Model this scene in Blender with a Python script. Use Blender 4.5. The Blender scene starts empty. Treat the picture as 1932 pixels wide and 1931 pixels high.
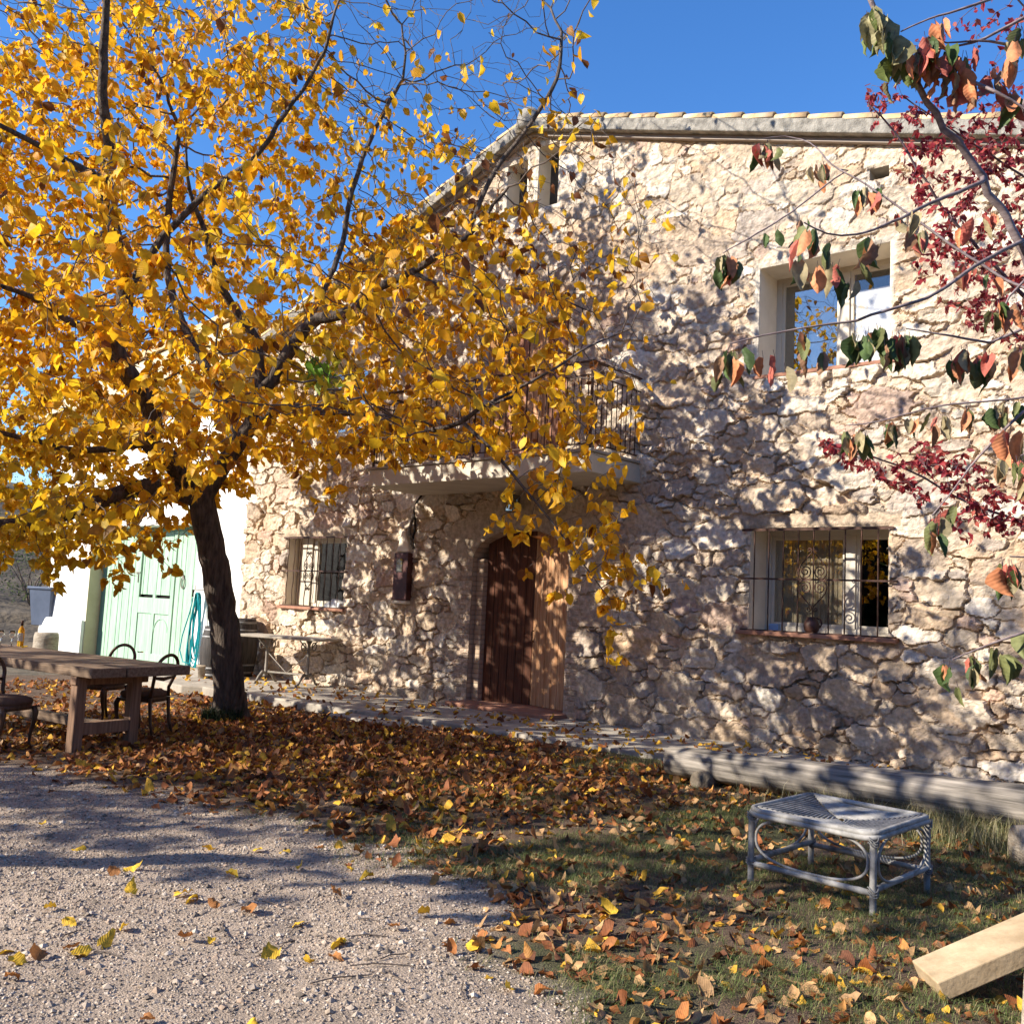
import bpy, math, random
import numpy as np
from mathutils import Vector, Matrix
random.seed(7)
rng = np.random.default_rng(11)
sc = bpy.context.scene
col = sc.collection

# ------------------------------------------------------------------ camera
F = 1770.0; WD = 1932.0
PITCH = math.atan(176 / F); ROLL = math.atan(.048); AZ = math.radians(49.4)
CAM = np.array([9.06, -10.8, 1.6])
fw = np.array([-math.cos(AZ)*math.cos(PITCH), math.sin(AZ)*math.cos(PITCH), math.sin(PITCH)])
r0 = np.array([math.sin(AZ), math.cos(AZ), 0.0]); u0 = np.cross(r0, fw)
CR = r0*math.cos(ROLL) + u0*math.sin(ROLL); CU = -r0*math.sin(ROLL) + u0*math.cos(ROLL)
def ray(x, y): return fw + (x-966)/F*CR - (y-966)/F*CU
def onwall(x, y, Y=0.0):
    d = ray(x, y); return CAM + (Y-CAM[1])/d[1]*d
def ground(x, y, z=0.0):
    d = ray(x, y); return CAM + (z-CAM[2])/d[2]*d
def atz(x, y, Z): return CAM + ray(x, y)*Z
def proj(P):
    d = np.asarray(P, float) - CAM; z = d@fw
    return 966+F*(d@CR)/z, 966-F*(d@CU)/z, z
cd = bpy.data.cameras.new('camera'); cam = bpy.data.objects.new('camera', cd); col.objects.link(cam)
cd.sensor_fit = 'HORIZONTAL'; cd.sensor_width = 36; cd.lens = 36*F/WD; cd.clip_start = .05; cd.clip_end = 3000
cam.matrix_world = Matrix(((CR[0], CU[0], -fw[0], CAM[0]), (CR[1], CU[1], -fw[1], CAM[1]), (CR[2], CU[2], -fw[2], CAM[2]), (0, 0, 0, 1)))
sc.camera = cam

# ------------------------------------------------------------------ world, sun, exposure
L = Vector((.62, 1.0, -.63)).normalized()
EL = math.asin(-L.z); ROT = math.atan2(-L.x, -L.y) % (2*math.pi)
w = bpy.data.worlds.new('World'); sc.world = w; w.use_nodes = True
nt = w.node_tree; bg = nt.nodes['Background']
sky = nt.nodes.new('ShaderNodeTexSky'); sky.sky_type = 'NISHITA'; sky.sun_disc = False
sky.sun_elevation = EL; sky.sun_rotation = ROT; sky.altitude = 900; sky.air_density = 1.15; sky.dust_density = .2; sky.ozone_density = 4.0
hs = nt.nodes.new('ShaderNodeHueSaturation'); hs.inputs['Saturation'].default_value = 1.22; hs.inputs['Value'].default_value = .97; hs.inputs['Hue'].default_value = .508
nt.links.new(sky.outputs[0], hs.inputs['Color']); nt.links.new(hs.outputs[0], bg.inputs[0]); bg.inputs[1].default_value = .132
sd = bpy.data.lights.new('sun', 'SUN'); sun = bpy.data.objects.new('sun', sd); col.objects.link(sun)
sd.energy = 5.0; sd.angle = math.radians(.5); sd.color = (1, .92, .79)
sun.rotation_euler = L.to_track_quat('-Z', 'Y').to_euler(); sun.location = (-8, -20, 14)
sc.view_settings.view_transform = 'Standard'; sc.view_settings.look = 'None'
sc.view_settings.exposure = 1.0; sc.view_settings.gamma = 1

# ------------------------------------------------------------------ helpers
def link(o): col.objects.link(o); return o
def tag(o, label=None, cat=None, group=None, kind=None):
    if label: o['label'] = label
    if cat: o['category'] = cat
    if group: o['group'] = group
    if kind: o['kind'] = kind
    return o
def empty(name, loc=(0, 0, 0), rz=0, label=None, cat=None, group=None):
    o = bpy.data.objects.new(name, None); o.location = [float(c) for c in loc]; o.rotation_euler = (0, 0, rz)
    o.empty_display_size = .2
    return tag(link(o), label, cat, group)
def from_np(name, V, Fs, mat=None, parent=None, smooth=False, attrs=None):
    """V (n,3); Fs list of int arrays each (m,k)"""
    me = bpy.data.meshes.new(name)
    V = np.asarray(V, np.float32)
    me.vertices.add(len(V)); me.vertices.foreach_set('co', V.ravel())
    loops = np.concatenate([f.ravel() for f in Fs]).astype(np.int32)
    tot = np.concatenate([np.full(len(f), f.shape[1], np.int32) for f in Fs])
    start = np.concatenate([[0], np.cumsum(tot)[:-1]]).astype(np.int32)
    me.loops.add(len(loops)); me.loops.foreach_set('vertex_index', loops)
    me.polygons.add(len(tot)); me.polygons.foreach_set('loop_start', start); me.polygons.foreach_set('loop_total', tot)
    me.polygons.foreach_set('use_smooth', np.full(len(tot), smooth, bool))
    if attrs:
        for k, a in attrs.items():
            a = np.asarray(a, np.float32)
            if a.shape[1] == 3: a = np.concatenate([a, np.ones((len(a), 1), np.float32)], 1)
            at = me.attributes.new(k, 'FLOAT_COLOR', 'POINT'); at.data.foreach_set('color', a.ravel())
    me.update(calc_edges=True); me.validate()
    o = bpy.data.objects.new(name, me)
    if mat: me.materials.append(mat)
    if parent: o.parent = parent
    return link(o)

class MB:
    def __init__(s): s.v = []; s.f = []
    def add(s, V, Fc):
        n = len(s.v); s.v += [tuple(map(float, p)) for p in V]; s.f += [tuple(i+n for i in f) for f in Fc]; return s
    def box(s, a, b, M=None):
        x0, y0, z0 = a; x1, y1, z1 = b
        P = [(x0,y0,z0),(x1,y0,z0),(x1,y1,z0),(x0,y1,z0),(x0,y0,z1),(x1,y0,z1),(x1,y1,z1),(x0,y1,z1)]
        if M is not None: P = [tuple(M @ Vector(p)) for p in P]
        return s.add(P, [(0,3,2,1),(4,5,6,7),(0,1,5,4),(1,2,6,5),(2,3,7,6),(3,0,4,7)])
    def bar(s, p, q, w, h, up=(0, 0, 1)):
        p = Vector(p); q = Vector(q); d = (q-p).normalized(); up = Vector(up)
        if abs(d.dot(up)) > .97: up = Vector((0, 1, 0))
        x = d.cross(up).normalized(); y = x.cross(d)
        P = []
        for c in (p, q):
            for sx, sy in ((-1,-1),(1,-1),(1,1),(-1,1)): P.append(c + x*sx*w/2 + y*sy*h/2)
        return s.add(P, [(3,2,1,0),(4,5,6,7),(0,1,5,4),(1,2,6,5),(2,3,7,6),(3,0,4,7)])
    def tube(s, pts, r, n=8, cap=True, jit=0.0):
        pts = [Vector(p) for p in pts]; rs = r if hasattr(r, '__len__') else [r]*len(pts)
        d0 = (pts[1]-pts[0]).normalized(); a = Vector((0, 0, 1)) if abs(d0.z) < .9 else Vector((1, 0, 0))
        x = d0.cross(a).normalized(); V = []; Fc = []
        for i, p in enumerate(pts):
            d = (pts[min(i+1, len(pts)-1)] - pts[max(i-1, 0)]).normalized()
            x = (x - d*x.dot(d)).normalized(); y = d.cross(x)
            for k in range(n):
                t = 2*math.pi*k/n; rr = rs[i]*(1+random.uniform(-jit, jit)); V.append(p + x*math.cos(t)*rr + y*math.sin(t)*rr)
        for i in range(len(pts)-1):
            for k in range(n):
                Fc.append((i*n+k, i*n+(k+1) % n, (i+1)*n+(k+1) % n, (i+1)*n+k))
        if cap: Fc.append(tuple(range(n))[::-1]); Fc.append(tuple((len(pts)-1)*n+k for k in range(n)))
        return s.add(V, Fc)
    def lathe(s, prof, c=(0, 0, 0), n=24):
        V = []; Fc = []
        for r, z in prof:
            for k in range(n):
                t = 2*math.pi*k/n; V.append((c[0]+r*math.cos(t), c[1]+r*math.sin(t), c[2]+z))
        for i in range(len(prof)-1):
            for k in range(n): Fc.append((i*n+k, i*n+(k+1) % n, (i+1)*n+(k+1) % n, (i+1)*n+k))
        Fc.append(tuple(range(n))[::-1]); Fc.append(tuple((len(prof)-1)*n+k for k in range(n)))
        return s.add(V, Fc)
    def prism(s, poly, a, b, axis='y'):
        """poly in (x,z) extruded from a to b along y; or (x,y) extruded in z"""
        n = len(poly)
        if axis == 'y': V = [(x, a, z) for x, z in poly] + [(x, b, z) for x, z in poly]
        else: V = [(x, y, a) for x, y in poly] + [(x, y, b) for x, y in poly]
        return s.add(V, [tuple(range(n)), tuple(range(2*n-1, n-1, -1))] + [(i, i+n, (i+1) % n+n, (i+1) % n) for i in range(n)])
    def build(s, name, mat, parent=None, smooth=False, bevel=0, off=(0, 0, 0)):
        me = bpy.data.meshes.new(name)
        me.from_pydata([(x-off[0], y-off[1], z-off[2]) for x, y, z in s.v], [], s.f)
        me.materials.append(mat); me.update()
        bm_fix(me)
        if smooth: me.polygons.foreach_set('use_smooth', [True]*len(me.polygons))
        o = bpy.data.objects.new(name, me)
        if parent: o.parent = parent
        link(o)
        if bevel:
            m = o.modifiers.new('bevel', 'BEVEL'); m.width = bevel; m.segments = 2; m.limit_method = 'ANGLE'; m.angle_limit = .6
        return o
import bmesh
def bm_fix(me):
    bm = bmesh.new(); bm.from_mesh(me); bmesh.ops.recalc_face_normals(bm, faces=bm.faces); bm.to_mesh(me); bm.free()

# value noise ---------------------------------------------------------
def _h(ix, iy, iz, seed):
    n = (ix.astype(np.int64)*374761393 + iy.astype(np.int64)*668265263 + iz.astype(np.int64)*2147483647 + seed*974634777) & 0xffffffff
    n = ((n ^ (n >> 13))*1274126177) & 0xffffffff
    return ((n ^ (n >> 16)) & 0xffff)/65535.0
def vnoise(x, y, z=None, seed=0):
    x = np.asarray(x, float); y = np.asarray(y, float); z = np.zeros_like(x) if z is None else np.asarray(z, float)
    xi, yi, zi = np.floor(x), np.floor(y), np.floor(z); fx, fy, fz = x-xi, y-yi, z-zi
    fx = fx*fx*(3-2*fx); fy = fy*fy*(3-2*fy); fz = fz*fz*(3-2*fz); r = 0
    for a in (0, 1):
        for b in (0, 1):
            for c in ((0, 1) if np.any(fz) else (0,)):
                wgt = (fx if a else 1-fx)*(fy if b else 1-fy)*((fz if c else 1-fz) if np.any(fz) else 1)
                r = r + wgt*_h(xi+a, yi+b, zi+c, seed)
    return r
def fbm(x, y, o=4, seed=0, z=None):
    r = 0; a = .5; s = 0
    for i in range(o):
        r = r + a*vnoise(x*2**i, y*2**i, None if z is None else z*2**i, seed+i*17); s += a; a *= .5
    return r/s
def sstep(a, b, x): t = np.clip((x-a)/(b-a), 0, 1); return t*t*(3-2*t)

# ------------------------------------------------------------------ materials
def newmat(name):
    m = bpy.data.materials.new(name); m.use_nodes = True; n = m.node_tree.nodes; return m, n, m.node_tree.links, n['Principled BSDF']
def N(n, t, **k):
    x = n.new(t)
    for a, b in k.items(): setattr(x, a, b)
    return x
def noisy(name, c1, c2, scale=6, rough=.8, bump=.3, bdist=.01, stretch=(1, 1, 1), detail=6, c3=None, spec=.3, metal=0, fine=None, contrast=(.3, .7)):
    m, n, l, p = newmat(name)
    tc = N(n, 'ShaderNodeTexCoord'); mp = N(n, 'ShaderNodeMapping'); mp.inputs['Scale'].default_value = stretch
    l.new(tc.outputs['Object'], mp.inputs[0])
    t = N(n, 'ShaderNodeTexNoise'); t.inputs['Scale'].default_value = scale; t.inputs['Detail'].default_value = detail; t.inputs['Roughness'].default_value = .62
    l.new(mp.outputs[0], t.inputs[0])
    r = N(n, 'ShaderNodeValToRGB'); e = r.color_ramp.elements
    e[0].position = contrast[0]; e[0].color = (*c1, 1); e[1].position = contrast[1]; e[1].color = (*c2, 1)
    if c3: q = e.new((contrast[0]+contrast[1])/2); q.color = (*c3, 1)
    l.new(t.outputs['Fac'], r.inputs[0]); l.new(r.outputs[0], p.inputs['Base Color'])
    b = N(n, 'ShaderNodeBump'); b.inputs['Strength'].default_value = bump; b.inputs['Distance'].default_value = bdist
    t2 = N(n, 'ShaderNodeTexNoise'); t2.inputs['Scale'].default_value = fine or scale*4; t2.inputs['Detail'].default_value = 5
    l.new(mp.outputs[0], t2.inputs[0]); l.new(t2.outputs['Fac'], b.inputs['Height']); l.new(b.outputs[0], p.inputs['Normal'])
    p.inputs['Roughness'].default_value = rough; p.inputs['Specular IOR Level'].default_value = spec; p.inputs['Metallic'].default_value = metal
    return m
def wood(name, c1, c2, axis='z', scale=5, rough=.7, bump=.25, knots=False):
    st = {'z': (9, 9, .5), 'x': (.5, 9, 9), 'y': (9, .5, 9)}[axis]
    return noisy(name, c1, c2, scale, rough, bump, .006, st, 8, fine=scale*3, contrast=(.35, .68))
def tinted(name, rough=.85, bump=.25, bscale=60, bdist=.006, trans=0, var=.25, vs=30, veins=False, spec=.25):
    m, n, l, p = newmat(name)
    a = N(n, 'ShaderNodeAttribute', attribute_name='tint'); tc = N(n, 'ShaderNodeTexCoord')
    t = N(n, 'ShaderNodeTexNoise'); t.inputs['Scale'].default_value = vs; t.inputs['Detail'].default_value = 6; l.new(tc.outputs['Object'], t.inputs[0])
    mr = N(n, 'ShaderNodeMapRange'); mr.inputs[1].default_value = .3; mr.inputs[2].default_value = .7; mr.inputs[3].default_value = 1-var; mr.inputs[4].default_value = 1+var
    l.new(t.outputs['Fac'], mr.inputs[0])
    mx = N(n, 'ShaderNodeMix', data_type='RGBA', blend_type='MULTIPLY'); mx.inputs[0].default_value = 1
    l.new(a.outputs['Color'], mx.inputs[6]); l.new(mr.outputs[0], mx.inputs[7]); out = mx.outputs[2]
    hsrc = None
    if veins:
        uv = N(n, 'ShaderNodeAttribute', attribute_name='luv'); sp = N(n, 'ShaderNodeSeparateXYZ'); l.new(uv.outputs['Vector'], sp.inputs[0])
        ab = N(n, 'ShaderNodeMath', operation='ABSOLUTE'); l.new(sp.outputs[1], ab.inputs[0])
        k = N(n, 'ShaderNodeMath', operation='MULTIPLY_ADD'); k.inputs[1].default_value = -.8; l.new(ab.outputs[0], k.inputs[0]); l.new(sp.outputs[0], k.inputs[2])
        s = N(n, 'ShaderNodeMath', operation='MULTIPLY'); s.inputs[1].default_value = 46; l.new(k.outputs[0], s.inputs[0])
        sn = N(n, 'ShaderNodeMath', operation='SINE'); l.new(s.outputs[0], sn.inputs[0]); hsrc = sn.outputs[0]
    b = N(n, 'ShaderNodeBump'); b.inputs['Strength'].default_value = bump; b.inputs['Distance'].default_value = bdist
    if hsrc is None:
        t2 = N(n, 'ShaderNodeTexNoise'); t2.inputs['Scale'].default_value = bscale; t2.inputs['Detail'].default_value = 5; l.new(tc.outputs['Object'], t2.inputs[0]); hsrc = t2.outputs['Fac']
    l.new(hsrc, b.inputs['Height']); l.new(b.outputs[0], p.inputs['Normal'])
    l.new(out, p.inputs['Base Color']); p.inputs['Roughness'].default_value = rough; p.inputs['Specular IOR Level'].default_value = spec
    if trans:
        tr = N(n, 'ShaderNodeBsdfTranslucent'); l.new(out, tr.inputs[0]); ms = N(n, 'ShaderNodeMixShader'); ms.inputs[0].default_value = trans
        l.new(p.outputs[0], ms.inputs[1]); l.new(tr.outputs[0], ms.inputs[2]); l.new(ms.outputs[0], n['Material Output'].inputs[0])
    return m
M = {}
_m, _n, _l, _p = newmat('jamb_brickwork'); M['jamb'] = _m
_tc = N(_n, 'ShaderNodeTexCoord'); _sp = N(_n, 'ShaderNodeSeparateXYZ'); _cb = N(_n, 'ShaderNodeCombineXYZ'); _l.new(_tc.outputs['Object'], _sp.inputs[0]); _l.new(_sp.outputs[1], _cb.inputs[0]); _l.new(_sp.outputs[2], _cb.inputs[1])
_bk = N(_n, 'ShaderNodeTexBrick'); _bk.inputs['Scale'].default_value = 1; _bk.inputs['Brick Width'].default_value = .24; _bk.inputs['Row Height'].default_value = .075; _bk.inputs['Mortar Size'].default_value = .008; _bk.inputs['Mortar Smooth'].default_value = .5
_bk.inputs['Color1'].default_value = (.42, .30, .21, 1); _bk.inputs['Color2'].default_value = (.52, .40, .29, 1); _bk.inputs['Mortar'].default_value = (.36, .28, .2, 1)
_l.new(_cb.outputs[0], _bk.inputs['Vector']); _l.new(_bk.outputs['Color'], _p.inputs['Base Color']); _p.inputs['Roughness'].default_value = .95
_bp = N(_n, 'ShaderNodeBump'); _bp.invert = True; _bp.inputs['Distance'].default_value = .02; _l.new(_bk.outputs['Fac'], _bp.inputs['Height']); _l.new(_bp.outputs[0], _p.inputs['Normal'])
M['stone'] = tinted('rubble_stone', .92, .6, 70, .006, var=.28, vs=18)
_m = M['stone']; _n = _m.node_tree.nodes; _l = _m.node_tree.links; _b = [x for x in _n if x.type == 'BUMP'][0]
_t = N(_n, 'ShaderNodeTexNoise'); _t.inputs['Scale'].default_value = 13; _t.inputs['Detail'].default_value = 9; _t.inputs['Roughness'].default_value = .72; _t.inputs['Distortion'].default_value = .6
_b2 = N(_n, 'ShaderNodeBump'); _b2.inputs['Strength'].default_value = .75; _b2.inputs['Distance'].default_value = .04
_tc = [x for x in _n if x.type == 'TEX_COORD'][0]; _mp = N(_n, 'ShaderNodeMapping'); _mp.inputs['Scale'].default_value = (1, 1, 1.5); _l.new(_tc.outputs['Object'], _mp.inputs[0]); _l.new(_mp.outputs[0], _t.inputs[0])
_l.new(_t.outputs['Fac'], _b2.inputs['Height']); _l.new(_b2.outputs[0], _b.inputs['Normal'])
M['leaf'] = tinted('tree_leaf', .5, .2, bdist=.004, trans=.52, var=.15, vs=25, veins=True, spec=.35)
M['cherryleaf'] = tinted('cherry_leaf', .6, .12, bdist=.003, trans=.25, var=.3, vs=35, veins=True, spec=.25)
M['drydleaf'] = tinted('dry_leaf', .65, .18, bdist=.004, trans=.15, var=.25, vs=60, veins=True)
M['grass'] = tinted('grass_blade', .6, 0, trans=.25, var=.15, vs=4)
M['pebble'] = tinted('pebble', .9, .3, 90, var=.15, vs=40)
M['bark'] = noisy('mulberry_bark', (.03, .022, .018), (.15, .115, .09), 7, .9, 1.0, .03, (3, 3, .55), fine=16)
M['twig'] = noisy('grey_twig', (.055, .04, .033), (.17, .135, .115), 12, .8, .3)
M['cherrybark'] = noisy('cherry_bark', (.13, .09, .09), (.33, .28, .28), 5, .55, .4, .004, (2, 2, 12), c3=(.22, .17, .17))
M['plumbark'] = noisy('plum_bark', (.07, .04, .045), (.2, .14, .15), 12, .7, .3)
M['plaster'] = noisy('lime_plaster', (.62, .54, .43), (.76, .68, .56), 3, .9, .3, .006, fine=30)
M['white'] = noisy('whitewash', (.80, .79, .74), (.88, .87, .83), 1.3, .9, .35, .012, fine=14)
M['beige'] = noisy('shaded_beige_render', (.52, .45, .3), (.62, .55, .39), 2.5, .9, .25, .008, fine=25)
M['concrete'] = noisy('rough_concrete', (.12, .11, .095), (.40, .37, .32), 9, .95, .9, .015, fine=50, detail=9)
M['slab'] = noisy('paving_concrete', (.27, .24, .2), (.46, .41, .34), 4, .92, .5, .008, fine=45)
M['slabedge'] = noisy('balcony_render', (.48, .42, .33), (.62, .56, .45), 3, .9, .2, .005)
M['tile'] = noisy('roof_tile', (.42, .25, .13), (.68, .52, .36), 5, .85, .4, .006, c3=(.6, .4, .2))
M['shadedwood'] = wood('shaded_door_wood', (.055, .02, .011), (.16, .058, .027), 'z', 4)  # door wood darkened: shade on the left leaf is put into the colour
M['palewood'] = wood('sunlit_door_wood', (.34, .15, .06), (.6, .36, .2), 'z', 4)  # door wood brightened: sunlight on the right leaf is put into the colour
M['greywood'] = wood('weathered_log_wood', (.07, .06, .05), (.34, .30, .255), 'x', 3, .85, 1.0)
M['tablewood'] = wood('table_wood', (.11, .07, .045), (.26, .18, .12), 'x', 4, .75, .5)
M['legwood'] = wood('table_leg_wood', (.14, .08, .05), (.28, .17, .11), 'z', 4, .8, .4)
M['chairwood'] = wood('dark_chair_wood', (.05, .026, .016), (.13, .07, .04), 'z', 4, .4, .15)
M['velvet'] = noisy('brown_upholstery', (.085, .05, .035), (.15, .095, .065), 10, .95, .3)
M['green'] = wood('pale_green_paint', (.27, .42, .30), (.40, .56, .43), 'z', 3, .7, .5)
M['greenshade'] = wood('shaded_green_paint', (.13, .23, .17), (.2, .32, .24), 'z', 3, .7, .3)  # door green darkened: shade on the recessed frame is put into the colour
M['iron'] = noisy('rusty_iron', (.035, .018, .013), (.1, .05, .035), 14, .6, .3, metal=.4)
M['castiron'] = noisy('grey_cast_iron', (.16, .14, .12), (.33, .3, .26), 12, .7, .4, metal=.1)
M['rattan'] = noisy('weathered_rattan', (.13, .125, .12), (.46, .44, .41), 10, .75, .5, .003, fine=70)
M['rattandark'] = noisy('grey_cane', (.09, .09, .095), (.30, .29, .28), 14, .7, .4, .003, fine=80)
M['frame'] = noisy('cream_window_frame', (.5, .44, .35), (.56, .5, .41), 2, .5, .05)
M['shutter'] = noisy('taupe_shutter', (.26, .21, .18), (.32, .265, .22), 2, .6, .05)
M['curtain'] = noisy('linen_curtain', (.42, .35, .25), (.5, .42, .31), 2, .9, .3, .01, (14, 14, .3))
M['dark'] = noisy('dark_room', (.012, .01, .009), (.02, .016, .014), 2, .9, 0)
M['terracotta'] = noisy('terracotta', (.26, .12, .075), (.4, .21, .14), 6, .85, .3)
M['clay'] = noisy('dark_clay', (.06, .025, .018), (.1, .045, .03), 8, .5, .2)
M['hose'] = noisy('teal_hose', (.0, .2, .24), (.01, .3, .33), 3, .35, .05)
M['barrel'] = wood('dark_barrel_wood', (.02, .018, .018), (.075, .065, .06), 'z', 4, .7, .4)
M['hoop'] = noisy('steel_hoop', (.16, .16, .16), (.3, .3, .3), 10, .6, .2, metal=.5)
M['tub'] = noisy('blue_grey_plastic', (.05, .065, .10), (.08, .10, .15), 2, .5, .1)
M['stump'] = noisy('old_stump', (.22, .17, .12), (.5, .43, .34), 6, .9, .9, .02, (1, 1, 3))
M['chock'] = noisy('dark_log_end', (.07, .055, .04), (.2, .165, .125), 9, .9, .9, .015)
M['oldboard'] = noisy('old_dark_board', (.04, .033, .026), (.09, .075, .06), 6, .9, .3)
M['board'] = noisy('sandy_plank', (.30, .215, .125), (.52, .40, .255), 6, .85, .6, .006, (1, 1, 1), detail=9, fine=40)
M['meter'] = noisy('oxblood_enamel', (.045, .014, .012), (.1, .035, .03), 7, .55, .2)
M['plaswhite'] = noisy('white_sheet', (.6, .6, .58), (.75, .75, .72), 4, .6, .1)
M['hill'] = noisy('hillside_soil', (.045, .035, .025), (.16, .125, .085), 1.2, .95, .8, .1)
M['bulb'] = noisy('lamp_metal', (.1, .09, .08), (.2, .19, .17), 9, .5, .1, metal=.5)
def glassmat(name, refl=.22, tint=(1, 1, 1)):
    m, n, l, p = newmat(name); tr = N(n, 'ShaderNodeBsdfTransparent'); tr.inputs[0].default_value = (*tint, 1)
    g = N(n, 'ShaderNodeBsdfGlossy'); g.inputs['Roughness'].default_value = .01
    tc = N(n, 'ShaderNodeTexCoord'); t = N(n, 'ShaderNodeTexNoise'); t.inputs['Scale'].default_value = 1.5; b = N(n, 'ShaderNodeBump'); b.inputs['Strength'].default_value = .03
    l.new(tc.outputs['Object'], t.inputs[0]); l.new(t.outputs['Fac'], b.inputs['Height']); l.new(b.outputs[0], g.inputs['Normal'])
    ms = N(n, 'ShaderNodeMixShader'); ms.inputs[0].default_value = refl
    l.new(tr.outputs[0], ms.inputs[1]); l.new(g.outputs[0], ms.inputs[2]); l.new(ms.outputs[0], n['Material Output'].inputs[0]); n.remove(p); return m
M['glass'] = glassmat('window_glass', .25, (.75, .8, .8))
def clearmat(name, colr, ior=1.45):
    m, n, l, p = newmat(name); p.inputs['Base Color'].default_value = (*colr, 1); p.inputs['Transmission Weight'].default_value = 1; p.inputs['Roughness'].default_value = .02; p.inputs['IOR'].default_value = ior; return m
M['glass_b'] = glassmat('dull_window_glass', .13, (.9, .9, .88)); M['wineglass'] = clearmat('clear_glass', (1, 1, 1)); M['amber'] = clearmat('amber_bottle', (1, .55, .06), 1.2)
M['amber'].node_tree.nodes['Principled BSDF'].inputs['Transmission Weight'].default_value = .7

# ------------------------------------------------------------------ terrain
def gz(x, y=0):
    x = np.asarray(x, float); y = np.asarray(y, float)
    base = -.1*sstep(0, 1, (1.5-x)/5)
    hill = 5.5*sstep(0, 1, (-19-x+.25*y)/22) + 5*sstep(0, 1, (y-14)/40) - 0*x
    bank = .9*sstep(0, 1, (-17.3-x+.1*y)/1.6)
    return base + hill + bank
def grid(x0, x1, y0, y1, d, zf):
    nx = int(round((x1-x0)/d))+1; ny = int(round((y1-y0)/d))+1
    X, Y = np.meshgrid(np.linspace(x0, x1, nx), np.linspace(y0, y1, ny)); V = np.stack([X, Y, zf(X, Y)], -1).reshape(-1, 3)
    i = np.arange(nx*ny).reshape(ny, nx); Fq = np.stack([i[:-1, :-1], i[:-1, 1:], i[1:, 1:], i[1:, :-1]], -1).reshape(-1, 4); return V, Fq
def litter_edge(x):   # y of the line between gravel (nearer the camera) and the leafy lawn
    return np.interp(x, [-6, -1, .8, 2.1, 3.6, 4.66, 5.9, 6.74, 7.2, 8], [-7.6, -7.4, -7.1, -6.9, -6.6, -6.65, -7.2, -7.75, -8.6, -10.5])
def lawnness(x, y):
    n = fbm(x*1.3, y*1.3, 4, 5)-.5
    return sstep(-.25, .35, (y-litter_edge(x)) + n*1.2)
def gz_near(x, y):
    return gz(x, y) + (fbm(x*2, y*2, 3, 3)-.5)*.05 + (fbm(x*14, y*14, 3, 9)-.5)*.018
# soil / gravel sheet near the viewer
V, Fq = grid(-9, 11, -12.5, -.1, .04, gz_near)
x, y = V[:, 0], V[:, 1]
lw = lawnness(x, y); n1 = fbm(x*9, y*9, 5, 31); n2 = fbm(x*1.2, y*1.2, 4, 37)
grav = np.array([.345, .27, .205]); soil = np.array([.115, .075, .05]); turf = np.array([.06, .058, .026])
turfm = sstep(.42, .6, fbm(x*.9, y*.9, 4, 77))*sstep(2.5, 4.5, x)
c = grav*(.65+.7*n1[:, None])*(.85+.3*n2[:, None]); s2_ = soil*(1-turfm[:, None]) + turf*turfm[:, None]
c = c*(1-lw[:, None]) + s2_*(.6+.8*n1[:, None])*lw[:, None]
M['yard'] = tinted('yard_soil_and_gravel', .95, .9, 110, .012, var=.45, vs=120)
tag(from_np('yard', V, [Fq], M['yard'], smooth=True, attrs={'tint': c}), kind='structure')
# wide ground sheet to the horizon (a touch lower under the yard)
V, Fq = grid(-400, 400, -400, 400, 5, lambda X, Y: gz(X, Y) + (fbm(X*.05, Y*.05, 3, 8)-.5)*.8*sstep(25, 60, np.hypot(X, Y)) - .06)
tag(from_np('ground', V, [Fq], M['hill'], smooth=True), kind='structure')
V, Fq = grid(-45, -14, -22, 30, .35, lambda X, Y: gz(X, Y) + (fbm(X*.6, Y*.6, 4, 18)-.5)*.5*sstep(-17, -19, X) - .02)
tag(from_np('hillside', V, [Fq], M['hill'], smooth=True), kind='structure')

# ------------------------------------------------------------------ farmhouse
house = empty('farmhouse', (0, 0, 0), 0, 'rustic stone farmhouse with gable end, balcony, barred windows and arched wooden door', 'house')
RX = -.09; RZT = onwall(1033, 205, -.24)[2]       # verge top at the ridge
SL = (RZT - onwall(1921, 223, -.24)[2])/(onwall(1921, 223, -.24)[0]-RX)
SLL = .372
XL, XR = -7.15, 9.3
def ztop(x): return RZT - np.where(x > RX, (x-RX)*SL, (RX-x)*SLL)
WT = .30   # wall top sits this far under the verge top
D0, D1, DS, DR = -.95, .93, 2.28, .47   # door opening: sides, springing, rise
OP = {'upper': (3.79, 5.42, 4.63, 6.03), 'lower': (3.74, 5.43, 1.44, 2.70), 'left': (-5.72, -4.02, 1.40, 2.70), 'upleft': (-5.2, -3.75, 4.55, 5.9),
      'balc': (-.95, .75, 3.5, 5.95), 'att1': (-.62, -.2, 7.72, 8.62), 'att2': (.02, .42, 7.75, 8.75), 'hole': (5.17, 5.40, 6.83, 6.97)}
g = .0145
xs = np.arange(XL, XR+g/2, g); zs = np.arange(-.25, 9.6, g)
X, Z = np.meshgrid(xs, zs)
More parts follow.
